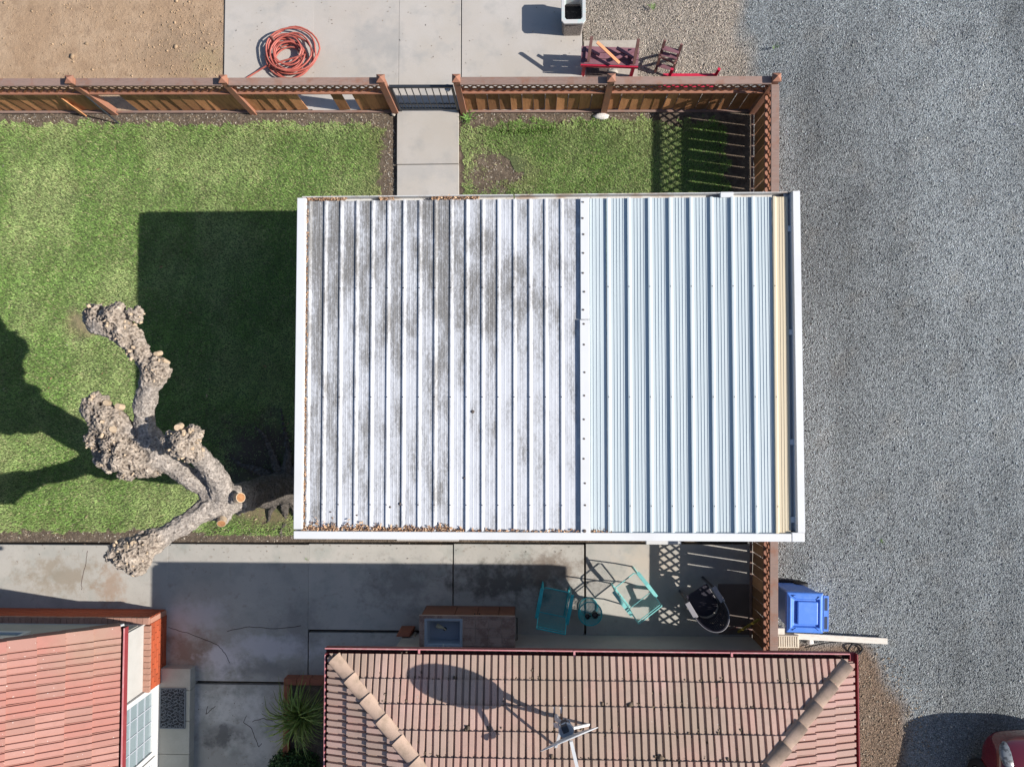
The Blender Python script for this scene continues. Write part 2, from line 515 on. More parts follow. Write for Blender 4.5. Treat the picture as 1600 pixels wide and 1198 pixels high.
M['cutpale'] = mat('pale_cut_wood', (0.44, 0.34, 0.235), 0.85, [(30, (0.33, 0.235, 0.155), 0.5, 0.7)], rnd=0.15)
M['galv'] = mat('galvanised_metal', (0.42, 0.45, 0.50), 0.5, metal=0.1)
M['dish'] = mat('pale_dish_paint', (0.50, 0.51, 0.52), 0.4)
M['dish_dark'] = mat('dark_bracket', (0.035, 0.045, 0.06), 0.5)
M['car_red'] = mat('dark_red_car_paint', (0.10, 0.006, 0.012), 0.18, spec=0.6, coat=1.0)
M['car_glass'] = mat('car_window_glass', (0.015, 0.018, 0.02), 0.05, spec=0.8)
M['chrome'] = mat('headlamp_reflector', (0.72, 0.74, 0.76), 0.12, metal=0.8)
M['lamp_glass'] = mat('headlamp_lens', (0.16, 0.175, 0.19), 0.25, [(14, (0.06, 0.065, 0.07), 0.48, 0.56), (9, (0.3, 0.31, 0.32), 0.6, 0.66)], spec=0.5, metal=0.0)
M['rock'] = mat('white_rock', (0.66, 0.63, 0.60), 0.9, [(14, (0.5, 0.47, 0.44), 0.5, 0.7)], (30, 0.6, 0.03))
M['weed'] = mat('weed_leaf', (0.13, 0.24, 0.055), 0.55, rnd=0.25)
M['flag'] = mat('paving_stone', (0.40, 0.36, 0.31), 0.9, [(8, (0.33, 0.29, 0.25), 0.45, 0.7)], (50, 0.3, 0.01))
M['rug'] = mat('brown_coir_mat', (0.085, 0.062, 0.055), 0.95, [(60, (0.14, 0.11, 0.10), 0.5, 0.65)], (90, 0.8, 0.01))


def gravel_mat():
    m = bpy.data.materials.new('gravel_bed')
    m.use_nodes = True
    N, L = m.node_tree.nodes, m.node_tree.links
    b = N['Principled BSDF']
    b.inputs['Roughness'].default_value = 0.9
    at = N.new('ShaderNodeAttribute')
    at.attribute_name = 'col'
    geo = N.new('ShaderNodeNewGeometry')
    vor = N.new('ShaderNodeTexVoronoi')
    vor.inputs['Scale'].default_value = 55
    L.new(geo.outputs['Position'], vor.inputs['Vector'])
    bw = N.new('ShaderNodeRGBToBW')
    L.new(vor.outputs['Color'], bw.inputs[0])
    mr = N.new('ShaderNodeMapRange')
    mr.inputs[1].default_value = 0.15
    mr.inputs[2].default_value = 0.85
    mr.inputs[3].default_value = 0.45
    mr.inputs[4].default_value = 1.35
    L.new(bw.outputs[0], mr.inputs[0])
    mx = N.new('ShaderNodeMix')
    mx.data_type = 'RGBA'
    mx.blend_type = 'MULTIPLY'
    mx.inputs[0].default_value = 1.0
    L.new(at.outputs['Color'], mx.inputs[6])
    L.new(mr.outputs[0], mx.inputs[7])
    L.new(mx.outputs[2], b.inputs['Base Color'])
    bp = N.new('ShaderNodeBump')
    bp.inputs['Strength'].default_value = 0.9
    bp.inputs['Distance'].default_value = 0.02
    L.new(vor.outputs['Distance'], bp.inputs['Height'])
    bp.invert = True
    L.new(bp.outputs[0], b.inputs['Normal'])
    return m


M['gravel'] = gravel_mat()


def bark_mat():
    m = bpy.data.materials.new('mulberry_bark')
    m.use_nodes = True
    N, L = m.node_tree.nodes, m.node_tree.links
    b = N['Principled BSDF']
    b.inputs['Roughness'].default_value = 0.95
    b.inputs['Specular IOR Level'].default_value = 0.15
    at = N.new('ShaderNodeAttribute')
    at.attribute_name = 'col'
    geo = N.new('ShaderNodeNewGeometry')
    n1 = N.new('ShaderNodeTexNoise')
    n1.inputs['Scale'].default_value = 26
    n1.inputs['Detail'].default_value = 7
    n1.inputs['Roughness'].default_value = 0.7
    L.new(geo.outputs['Position'], n1.inputs['Vector'])
    mr = N.new('ShaderNodeMapRange')
    mr.inputs[1].default_value = 0.36
    mr.inputs[2].default_value = 0.66
    mr.inputs[3].default_value = 0.42
    mr.inputs[4].default_value = 1.25
    L.new(n1.outputs['Fac'], mr.inputs[0])
    mx = N.new('ShaderNodeMix')
    mx.data_type = 'RGBA'
    mx.blend_type = 'MULTIPLY'
    mx.inputs[0].default_value = 1.0
    L.new(at.outputs['Color'], mx.inputs[6])
    L.new(mr.outputs[0], mx.inputs[7])
    L.new(mx.outputs[2], b.inputs['Base Color'])
    bp = N.new('ShaderNodeBump')
    bp.inputs['Strength'].default_value = 0.9
    bp.inputs['Distance'].default_value = 0.03
    L.new(n1.outputs['Fac'], bp.inputs['Height'])
    L.new(bp.outputs[0], b.inputs['Normal'])
    return m


M['bark'] = bark_mat()


def old_roof_mat():
    """white sheet with patchy grey grime, more on some sheets than on others"""
    m = bpy.data.materials.new('stained_white_roof')
    m.use_nodes = True
    N, L = m.node_tree.nodes, m.node_tree.links
    b = N['Principled BSDF']
    b.inputs['Roughness'].default_value = 0.5
    b.inputs['Specular IOR Level'].default_value = 0.3
    geo = N.new('ShaderNodeNewGeometry').outputs['Position']
    obj = N.new('ShaderNodeTexCoord').outputs['Object']
    rnd = N.new('ShaderNodeObjectInfo').outputs['Random']

    def nz(scale, stretch, det, rough_=.65):
        vm = N.new('ShaderNodeVectorMath')
        vm.operation = 'MULTIPLY'
        L.new(geo, vm.inputs[0])
        vm.inputs[1].default_value = stretch
        n_ = N.new('ShaderNodeTexNoise')
        n_.inputs['Scale'].default_value = scale
        n_.inputs['Detail'].default_value = det
        n_.inputs['Roughness'].default_value = rough_
        L.new(vm.outputs[0], n_.inputs['Vector'])
        return n_.outputs['Fac']

    def op(kind, a, c):
        q = N.new('ShaderNodeMath')
        q.operation = kind
        for k_, v_ in ((0, a), (1, c)):
            if isinstance(v_, (int, float)):
                q.inputs[k_].default_value = v_
            else:
                L.new(v_, q.inputs[k_])
        return q.outputs[0]

    def ramp(f, lo, hi, a=0., c=1.):
        q = N.new('ShaderNodeMapRange')
        L.new(f, q.inputs[0])
        for k_, v_ in ((1, lo), (2, hi), (3, a), (4, c)):
            q.inputs[k_].default_value = v_
        return q.outputs[0]

    def mix(f, a, c):
        q = N.new('ShaderNodeMix')
        q.data_type = 'RGBA'
        L.new(f, q.inputs[0])
        for k_, v_ in ((6, a), (7, c)):
            if isinstance(v_, tuple):
                q.inputs[k_].default_value = (*v_, 1)
            else:
                L.new(v_, q.inputs[k_])
        return q.outputs[2]

    sep = N.new('ShaderNodeSeparateXYZ')
    L.new(obj, sep.inputs[0])
    sepw = N.new('ShaderNodeSeparateXYZ')
    L.new(geo, sepw.inputs[0])
    d = op('ADD', op('ADD', .19, op('MULTIPLY', nz(0.8, (1.3, .75, 1), 3), .62)), op('MULTIPLY', op('SUBTRACT', nz(3.6, (2.0, .6, 1), 6), .5), .9))
    d = op('ADD', d, op('MULTIPLY', op('SUBTRACT', rnd, .5), .22))
    d = op('ADD', d, ramp(sep.outputs[0], .02, .23, -.06, .06))
    d = op('ADD', d, ramp(sepw.outputs[1], -1.9, 2.8, -.07, .13))
    d = op('ADD', d, ramp(sepw.outputs[0], -3.3, -.2, .13, -.05))
    vs_ = N.new('ShaderNodeVectorMath')
    vs_.operation = 'SUBTRACT'
    L.new(geo, vs_.inputs[0])
    vs_.inputs[1].default_value = (-1.0, 1.75, 2.7)
    vm_ = N.new('ShaderNodeVectorMath')
    vm_.operation = 'MULTIPLY'
    L.new(vs_.outputs[0], vm_.inputs[0])
    vm_.inputs[1].default_value = (.62, .95, 0)
    vl_ = N.new('ShaderNodeVectorMath')
    vl_.operation = 'LENGTH'
    L.new(vm_.outputs[0], vl_.inputs[0])
    d = op('ADD', d, ramp(vl_.outputs[1], .15, 1.3, .12, -.02))
    soft = ramp(d, .32, .76)
    hard = ramp(d, .55, .78)
    WH = (0.53, 0.545, 0.58)
    sp1 = ramp(op('ADD', nz(30, (1.3, .5, 1), 8, .78), op('MULTIPLY', soft, .10)), .50, .60)
    sp2 = ramp(op('ADD', nz(75, (1.1, .6, 1), 5, .7), op('MULTIPLY', soft, .10)), .54, .62)
    st = ramp(nz(20, (4.5, .05, 1), 4), .47, .62)
    c = mix(op('MULTIPLY', soft, .24), WH, (0.30, 0.295, 0.295))
    c = mix(op('MULTIPLY', op('MULTIPLY', st, soft), .62), c, (0.24, 0.235, 0.23))
    c = mix(op('MULTIPLY', op('MULTIPLY', sp1, op('ADD', soft, .12)), .74), c, (0.17, 0.165, 0.16))
    c = mix(op('MULTIPLY', op('MULTIPLY', sp2, op('ADD', hard, .10)), .55), c, (0.11, 0.105, 0.10))
    c = mix(op('MULTIPLY', hard, .35), c, (0.17, 0.16, 0.145))
    c = mix(op('MULTIPLY', ramp(nz(26, (4, .05, 1), 3), .58, .66), .45), c, WH)
    c = mix(ramp(nz(22, (1, .8, 1), 3), .745, .765, 0, .85), c, (0.07, 0.065, 0.06))
    L.new(c, b.inputs['Base Color'])
    return m


M['old_panel'] = old_roof_mat()


# ------------------------------------------------------------------ scattered pieces (numpy)
def vnoise(x, y, s, seed=0):
    """smooth cheap 2-d noise in 0..1"""
    r = np.random.default_rng(seed)
    out = np.zeros_like(x)
    tot = 0.0
    for o in range(3):
        for k in range(4):
            a = r.uniform(0, 2 * math.pi)
            f = s * (2 ** o) * r.uniform(0.7, 1.4)
            out += np.sin((x * math.cos(a) + y * math.sin(a)) * f * 2 * math.pi + r.uniform(0, 6.28)) / (2 ** o)
            tot += 0.5 / (2 ** o)
    return np.clip(0.5 + out / tot * 0.42, 0, 1)


def rotmats(n, rr, tilt=math.pi):
    a = rr.uniform(0, 2 * math.pi, n)
    b = rr.uniform(-tilt, tilt, n)
    c = rr.uniform(-tilt, tilt, n)
    ca, sa, cb, sb, cc, sc = np.cos(a), np.sin(a), np.cos(b), np.sin(b), np.cos(c), np.sin(c)
    z = np.zeros(n)
    o = np.ones(n)
    Rz = np.stack([np.stack([ca, -sa, z], -1), np.stack([sa, ca, z], -1), np.stack([z, z, o], -1)], 1)
    Ry = np.stack([np.stack([cb, z, sb], -1), np.stack([z, o, z], -1), np.stack([-sb, z, cb], -1)], 1)
    Rx = np.stack([np.stack([o, z, z], -1), np.stack([z, cc, -sc], -1), np.stack([z, sc, cc], -1)], 1)
    return Rz @ Ry @ Rx


def bulk_mesh(name, verts, tris, cols=None):
    me = bpy.data.meshes.new(name)
    nv, nf = len(verts), len(tris)
    me.vertices.add(nv)
    me.vertices.foreach_set('co', verts.astype(np.float32).ravel())
    me.loops.add(nf * 3)
    me.loops.foreach_set('vertex_index', tris.astype(np.int32).ravel())
    me.polygons.add(nf)
    me.polygons.foreach_set('loop_start', np.arange(0, nf * 3, 3, dtype=np.int32))
    me.update(calc_edges=True)
    if cols is not None:
        ca = me.color_attributes.new('col', 'FLOAT_COLOR', 'POINT')
        full = np.ones((nv, 4), dtype=np.float32)
        full[:, :3] = cols
        ca.data.foreach_set('color', full.ravel())
    return me


def scatter(name, base_v, base_t, pos, scale, rot, cols, m, parent=None, kind='stuff'):
    n, k = len(pos), len(base_v)
    if scale.ndim == 1:
        scale = scale[:, None].repeat(3, 1)
    v = base_v[None] * scale[:, None, :]
    v = np.einsum('nij,nkj->nki', rot, v) + pos[:, None, :]
    t = base_t[None] + (np.arange(n) * k)[:, None, None]
    me = bulk_mesh(name, v.reshape(-1, 3), t.reshape(-1, 3), np.repeat(cols, k, axis=0))
    o = link(name, me, m, parent)
    if kind:
        o['kind'] = kind
    return o


OCT_V = np.array([(1, 0, 0), (-1, 0, 0), (0, 1, 0), (0, -1, 0), (0, 0, .8), (0, 0, -.8)], float)
OCT_T = np.array([(0, 2, 4), (2, 1, 4), (1, 3, 4), (3, 0, 4), (2, 0, 5), (1, 2, 5), (3, 1, 5), (0, 3, 5)])
CUBE_V = np.array([(x, y, z) for z in (-1, 1) for y in (-1, 1) for x in (-1, 1)], float) * np.array([.75, .75, .6])
CUBE_V += np.array([(.1, .2, 0), (-.2, .1, .1), (.15, -.1, -.1), (0, .2, 0), (.2, 0, .2), (-.1, .2, -.2), (0, -.2, .15), (-.25, 0, 0)])
CUBE_T = np.array([(0, 2, 3), (0, 3, 1), (4, 5, 7), (4, 7, 6), (0, 1, 5), (0, 5, 4), (2, 6, 7), (2, 7, 3), (0, 4, 6), (0, 6, 2), (1, 3, 7), (1, 7, 5)])
LEAF_V = np.array([(-1, 0, 0.1), (-.3, .42, .18), (.5, .34, 0.02), (1, 0, .22), (.45, -.36, .1), (-.35, -.4, 0.0)], float)
LEAF_T = np.array([(0, 1, 5), (1, 2, 4), (1, 4, 5), (2, 3, 4)])

# ------------------------------------------------------------------ THE GROUND
MB().add([(-150, -150, -0.12), (150, -150, -0.12), (150, 150, -0.12), (-150, 150, -0.12)], [(0, 1, 2, 3)]).build('ground', M['ground'])['kind'] = 'structure'


def ground_sheet(name, poly_px, z, m, rough=0.0):
    if rough:
        dense = []
        for (ax, ay), (bx_, by_) in zip(poly_px, poly_px[1:] + poly_px[:1]):
            k_ = max(2, int(math.hypot(bx_ - ax, by_ - ay) / 7))
            dense += [(ax + (bx_ - ax) * i_ / k_ + random.uniform(-rough, rough), ay + (by_ - ay) * i_ / k_ + random.uniform(-rough, rough)) for i_ in range(k_)]
        poly_px = dense
    pts = [g2(*p) for p in poly_px]
    o = MB().prism(pts, -0.11, z).build(name, m)
    o['kind'] = 'structure'
    return o


# tan bare dirt yard in the upper left
ground_sheet('dirt_yard', [(-160, -160), (352, -160), (352, 174), (-160, 178)], 0.0, M['dirt'])
# planting soil: strips beside the fence and the lawn, and under everything inside the fence
ground_sheet('soil_bed', [(-160, 174), (1176, 170), (1176, 847), (-160, 847)], -0.018, M['soil'])

# gravel lot, with colour per vertex (tan near the pad, blue grey to the right, brown earth beside the tiled house)
TAN, GREY, EARTH = np.array((0.33, 0.285, 0.235)), np.array((0.228, 0.247, 0.254)), np.array((0.185, 0.125, 0.085))


def lot_colour(x, y):
    px, py = to_px(x, y)
    n = (vnoise(x, y, 0.35, 3) - 0.5)
    t = np.clip((px + n * 130 - 1115 + (py > 130) * 40) / 60, 0, 1)[:, None]
    t = np.where((py > 150)[:, None], 1.0, t)
    c = TAN * (1 - t) + GREY * t
    edge = np.clip((1248 - px + n * 30) / 25, 0, 1)[:, None] * (py > 150)[:, None] * 0.35
    c = c * (1 - edge) + np.array((0.25, 0.225, 0.20)) * edge
    ex = 1378 + np.clip(py - 1010, -40, 95) * 0.72 + n * 60
    e = np.clip((ex - px) / 22, 0, 1)[:, None] * np.clip((py + n * 30 - 996) / 14, 0, 1)[:, None]
    c = c * (1 - e) + EARTH * e
    d = (vnoise(x, y, 0.16, 11) - 0.5)[:, None]
    trk = (vnoise(x, y * .12, 0.55, 12) - 0.5)[:, None]          # faint wheel tracks along the lane
    sp_ = np.clip((vnoise(x, y, 1.1, 13) - .66) * 4, 0, 1)[:, None] * (t > .5)
    c = c * (1 - sp_ * .16) + np.array((0.25, 0.215, 0.17)) * sp_ * .16
    dk_ = np.clip((vnoise(x, y, 0.8, 14) - .64) * 4, 0, 1)[:, None]
    return c * (1 + d * 0.30 + trk * .46) * (1 - .14 * dk_)


gx0, gy1 = g2(911, -140)
gx1, gy0 = g2(1790, 1360)
nx, ny = 150, 190
xs, ys = np.meshgrid(np.linspace(gx0, gx1, nx), np.linspace(gy0, gy1, ny))
xf, yf = xs.ravel(), ys.ravel()
zf = -0.045 + (vnoise(xf, yf, 0.3, 5) - 0.5) * 0.015
idx = np.arange(nx * ny).reshape(ny, nx)
q = np.stack([idx[:-1, :-1], idx[:-1, 1:], idx[1:, 1:], idx[1:, :-1]], -1).reshape(-1, 4)
pxc, pyc = to_px(xf[q].mean(1), yf[q].mean(1))
inside = (pxc < 1170) & (pyc > 180) & (pyc < 1010)
q = q[~inside]
tri = np.concatenate([q[:, [0, 1, 2]], q[:, [0, 2, 3]]])
lot = link('gravel_lot', bulk_mesh('gravel_lot', np.stack([xf, yf, zf], -1), tri, lot_colour(xf, yf)), M['gravel'])
lot['kind'] = 'structure'

ns = 235000
sx = rng.uniform(gx0, gx1, ns)
sy = rng.uniform(gy0, gy1, ns)
spx, spy = to_px(sx, sy)
earth_ = (spx < 1370 + np.clip(spy - 1010, -40, 95) * 0.72 + rng.normal(0, 16, ns)) & (spy > 1004)
keep = ~(earth_ & (rng.uniform(0, 1, ns) < .86)) & ~((spx < 1208) & (spy > 130)) & (spx > 912) & ~((spx < 1330) & (spy > 1040)) & (spx < 1690) & (spy > -70) & (spy < 1280)
sx, sy, spx, spy = sx[keep], sy[keep], spx[keep], spy[keep]
n = len(sx)
sc = rng.uniform(0.007, 0.0135, n) * np.where(rng.uniform(0, 1, n) < .05, 1.7, 1.0)
base = lot_colour(sx, sy)
br = np.clip(rng.lognormal(0.02, 0.46, n), 0.3, 2.3)[:, None]
hue = np.stack([rng.uniform(.92, 1.08, n), np.ones(n), rng.uniform(.92, 1.08, n)], -1)
sz = -0.045 + (vnoise(sx, sy, 0.3, 5) - 0.5) * 0.015 + 0.3 * sc
scatter('gravel', OCT_V, OCT_T, np.stack([sx, sy, sz], -1), np.stack([sc, sc * rng.uniform(.6, 1, n), sc * rng.uniform(.5, .9, n)], -1),
        rotmats(n, rng, 0.6), np.clip(base * br * hue, 0.01, 0.8), M['stone'])


# dirt clods in the yard
n = 1300
cx_ = np.concatenate([rng.normal(300, 45, n // 2), rng.uniform(0, 350, n - n // 2)])
cy_ = np.concatenate([rng.normal(85, 45, n // 2), rng.uniform(-40, 125, n - n // 2)])
ok = (cx_ < 350) & (cx_ > -60) & (cy_ < 172)
pts = np.array([P(a, b, 0.0) for a, b in zip(cx_[ok], cy_[ok])])
n = len(pts)
sc = rng.lognormal(math.log(0.008), 0.5, n)
cc = np.array((0.33, 0.235, 0.15)) * rng.uniform(.75, 1.35, n)[:, None]
scatter('dirt_clods', CUBE_V, CUBE_T, pts + np.array((0, 0, .003)), np.stack([sc * 1.3, sc, sc * .7], -1), rotmats(n, rng, 0.5), cc, M['stone'])


# concrete slabs, one mesh each with open joints
def slab_set(name, rects, m, ztop, gap=0.014):
    root = struct(name)
    for (a, b, c, d) in rects:
        x0, y1 = g2(a, b)
        x1, y0 = g2(c, d)
        cxm, cym = (x0 + x1) / 2, (y0 + y1) / 2
        mb = MB().span(x0 + gap - cxm, x1 - gap - cxm, y0 + gap - cym, y1 - gap - cym, -0.1, ztop + random.uniform(-.002, .002))
        o = mb.build('slab', m, root, world=False, bevel=0.006)
        o.location = (cxm, cym, 0)
    return root


slab_set('concrete_pad', [(354, -160, 491, 173), (491, -160, 624, 173), (624, -160, 721, 173), (721, -160, 911, 173)], M['concrete'], 0.03)
slab_set('walkway', [(620, 173, 718, 258), (620, 258, 718, 400), (620, 400, 718, 560), (620, 560, 718, 720), (620, 720, 718, 846)], M['concrete'], 0.045)
slab_set('patio', [(-160, 848, 262, 1000), (262, 848, 482, 1066), (482, 848, 708, 986), (708, 848, 914, 1020), (914, 848, 1182, 1020),
                   (482, 986, 708, 1066), (262, 1066, 482, 1300), (482, 1066, 560, 1300)], M['patio'], 0.02)


# lawn: thatch sheet plus single grass blades
def lawn_density(px, py):
    x, y = (px - 835) / 85.2, (640 - py) / 85.2
    nz = vnoise(x, y, 0.9, 21) - 0.5
    nz2 = vnoise(x, y, 2.5, 22) - 0.5
    e = nz * 16 + nz2 * 16 + (vnoise(x, y, 6.0, 23) - .5) * 10
    west = (px < 597 + e * .8) & (py > 193 + e * .7) & (py < np.where(px > 320, 840, 829) + e * .6)
    mid = (px >= 590) & (px < 740) & (py > 305)
    east = (px > 722 + e * .6) & (px < 1135 + e * 2) & (py > 188 + e)
    d = np.where(west | (east & (py < 420)), 1.0, 0.0)
    # worn spots
    for (a, b, r, s) in ((405, 715, 75, 70), (755, 275, 40, 30), (800, 265, 40, 22), (425, 800, 45, 18), (745, 190, 24, 12), (130, 505, 24, 22), (610, 230, 22, 70), (430, 770, 60, 30)):
        dd = np.sqrt(((px - a) / r) ** 2 + ((py - b) / s) ** 2) + nz * 1.1 + nz2 * .5
        d *= np.clip((dd - .55) / .7, 0.06, 1)
    d = np.where((px > 470) & (px < 1240) & (py > 420), 0, d)
    return d


ground_sheet('lawn', [(-160, 205), (588, 205), (588, 818), (-160, 818)], -0.006, M['lawn_base'], 6)
ground_sheet('lawn', [(765, 205), (1122, 205), (1122, 420), (850, 420), (838, 300), (790, 245)], -0.006, M['lawn_base'], 6)

ng = 860000
bx = rng.uniform(*sorted((g2(-60, 0)[0], g2(1140, 0)[0])), ng)
by = rng.uniform(*sorted((g2(0, 834)[1], g2(0, 180)[1])), ng)
bpx, bpy_ = to_px(bx, by)
keep = rng.uniform(0, 1, ng) < lawn_density(bpx, bpy_)
bx, by, bpx, bpy_ = bx[keep], by[keep], bpx[keep], bpy_[keep]
n = len(bx)
ang = rng.uniform(0, 2 * math.pi, n)
ln = rng.uniform(0.032, 0.07, n)
lean = rng.uniform(0.25, 1.05, n)
wd = rng.uniform(0.0028, 0.0050, n)
dx, dy = np.cos(ang), np.sin(ang)
z0 = np.full(n, -0.012)
tipx, tipy, tipz = bx + dx * ln * np.sin(lean), by + dy * ln * np.sin(lean), z0 + ln * np.cos(lean)
v = np.empty((n, 3, 3))
v[:, 0] = np.stack([bx - dy * wd, by + dx * wd, z0], -1)
v[:, 1] = np.stack([bx + dy * wd, by - dx * wd, z0], -1)
v[:, 2] = np.stack([tipx, tipy, tipz], -1)
G1, G2, G3 = np.array((0.195, 0.325, 0.08)), np.array((0.34, 0.435, 0.165)), np.array((0.42, 0.40, 0.21))
t1 = np.clip((vnoise(bx, by, 0.45, 31) - .35) * 2.2, 0, 1)[:, None]
cg = G1 * (1 - t1) + G2 * t1
dry = (rng.uniform(0, 1, n) < 0.06 + 0.12 * vnoise(bx, by, 0.8, 33))[:, None]
cg = np.where(dry, G3 * 1.1, cg)
cg *= rng.uniform(0.74, 1.3, n)[:, None] * ((0.84 + .4 * vnoise(bx, by, 2.2, 35)) * (1 + .07 * np.sin(by * 2 * math.pi / 1.05 + .4 * np.sin(bx))))[:, None]
straw = np.clip(1 - np.sqrt(((bpx - 128) / 30) ** 2 + ((bpy_ - 508) / 26) ** 2), 0, 1)[:, None]
cg = cg * (1 - straw) + np.array((0.42, 0.34, 0.18)) * straw
st2 = (np.clip(1 - np.sqrt(((bpx - 790) / 75) ** 2 + ((bpy_ - 270) / 34) ** 2), 0, 1) + np.clip(1 - np.sqrt(((bpx - 415) / 70) ** 2 + ((bpy_ - 800) / 34) ** 2), 0, 1)
       + np.clip((bpx - 560) / 60, 0, .6) * (bpx < 610))[:, None] * rng.uniform(.3, 1, n)[:, None]
cg = cg * (1 - st2) + np.array((0.34, 0.27, 0.15)) * st2
cols = np.repeat(cg, 3, axis=0)
link('grass', bulk_mesh('grass', v.reshape(-1, 3), np.arange(n * 3).reshape(-1, 3), cols), M['grass'])['kind'] = 'stuff'

# ground litter: straw and pale crumbs on the soil strips
n = 5200
lx = np.concatenate([rng.uniform(-40, 612, 2000), rng.uniform(722, 1030, 700), rng.uniform(-40, 460, 900), rng.uniform(340, 470, 900), rng.uniform(600, 618, 300), rng.uniform(730, 830, 400)])
ly = np.concatenate([rng.uniform(174, 199, 2000), rng.uniform(174, 192, 700), rng.uniform(822, 846, 900), rng.uniform(650, 770, 900), rng.uniform(195, 300, 300), rng.uniform(250, 300, 400)])
n = len(lx)
pts = np.array([P(a, b, -0.012) for a, b in zip(lx, ly)])
sc = rng.uniform(0.007, 0.017, n)
pal = np.array([(0.40, 0.34, 0.26), (0.22, 0.16, 0.11), (0.30, 0.22, 0.14), (0.12, 0.09, 0.065), (0.46, 0.42, 0.36)])
scatter('ground_litter', LEAF_V, LEAF_T, pts, np.stack([sc * 1.4, sc, sc], -1), rotmats(n, rng, 0.5), pal[rng.integers(0, 5, n)] * rng.uniform(.7, 1.2, n)[:, None], M['leaf_dry'])
n = 1500
lx = rng.uniform(1330, 1470, n)
ly = rng.uniform(1010, 1250, n)
ok = lx < 1378 + np.clip(ly - 1010, -40, 95) * 0.72 + rng.normal(0, 12, n)
pts = np.array([P(a, b, -0.03) for a, b in zip(lx[ok], ly[ok])])
n = len(pts)
sc = rng.uniform(0.008, 0.02, n)
scatter('leaf_litter_by_house', LEAF_V, LEAF_T, pts, np.stack([sc * 1.4, sc, sc], -1), rotmats(n, rng, 0.6), pal[rng.integers(0, 4, n)] * rng.uniform(.6, 1.1, n)[:, None], M['leaf_dry'])

# leaf crumbs and grit lying on the concrete
n = 420
lx = np.concatenate([rng.uniform(360, 905, 130), rng.uniform(0, 900, 200), rng.uniform(310, 480, 90)])
ly = np.concatenate([rng.uniform(-20, 120, 130), 848 + rng.exponential(14, 200), rng.uniform(1070, 1200, 90)])
ok = (ly < 990) | (lx > 305)
pts = np.array([P(a, b, .036 if b < 200 else .028) for a, b in zip(lx[ok], ly[ok])])
n = len(pts)
sc = rng.uniform(0.004, 0.013, n)
scatter('grit', LEAF_V, LEAF_T, pts, np.stack([sc * 1.4, sc, sc * .5], -1), rotmats(n, rng, 0.3), pal[rng.integers(1, 4, n)] * rng.uniform(.5, 1.1, n)[:, None], M['leaf_dry'])
# a few fallen leaves on the lawn
n = 46
pts = np.array([P(a, b, .022) for a, b in zip(rng.uniform(0, 590, n), rng.uniform(200, 815, n))])
sc = rng.uniform(0.012, 0.03, n)
scatter('fallen_leaves', LEAF_V, LEAF_T, pts, np.stack([sc * 1.3, sc, sc], -1), rotmats(n, rng, 0.5), np.array([(0.5, .36, .24), (.44, .38, .3), (.36, .2, .12)])[rng.integers(0, 3, n)], M['leaf_dry'])

# hairline cracks in the patio, slightly sunk dirt lines
ck = MB()
for pts_px in ([(263, 980), (292, 988), (318, 998), (338, 1006), (352, 1020), (360, 1040)], [(325, 1102), (322, 1115), (330, 1108), (338, 1102)], [(385, 1118), (380, 1128), (392, 1136), (398, 1152), (404, 1166), (410, 1160)],
               [(395, 1126), (412, 1122), (430, 1126)], [(137, 860), (134, 880), (128, 905), (127, 925)], [(355, 985), (390, 979), (430, 982), (480, 976)]):
    dense = []
    for (a_, b_) in zip(pts_px[:-1], pts_px[1:]):
        for q_ in range(5):
            dense.append(P(a_[0] + (b_[0] - a_[0]) * q_ / 5 + random.gauss(0, .5), a_[1] + (b_[1] - a_[1]) * q_ / 5 + random.gauss(0, .5), .0195))
    ck.tube(dense, .0045, 4)
tag(ck.build('cracks', M['sludge'], kind='stuff'))

# ------------------------------------------------------------------ FENCES
FH = 1.24


def lattice_mb(L, z0, z1, y, step=0.145, w=0.033, t=0.008):
    mb = MB()
    h = z1 - z0
    for sgn, yo in ((1, -t * 0.6), (-1, t * 0.6)):
        k = -h
        while k < L:
            a0, a1 = k, k + h
            zz0, zz1 = (z0, z1) if sgn > 0 else (z1, z0)
            s0 = max(a0, 0)
            s1 = min(a1, L)
            if s1 - s0 > 0.03:
                f0, f1 = (s0 - a0) / h, (s1 - a0) / h
                mb.bar((s0, y + yo, zz0 + (zz1 - zz0) * f0), (s1, y + yo, zz0 + (zz1 - zz0) * f1), t, w, (0, 0, 1))
            k += step
    return mb


BOARD_ME = {}


def board_mesh(w, h):
    key = (round(w, 3), round(h, 3))
    if key not in BOARD_ME:
        me = MB().span(-w / 2, w / 2, -0.009, 0.009, 0, h).mesh('board')
        me.materials.append(M['wood'])
        BOARD_ME[key] = me
    return BOARD_ME[key]


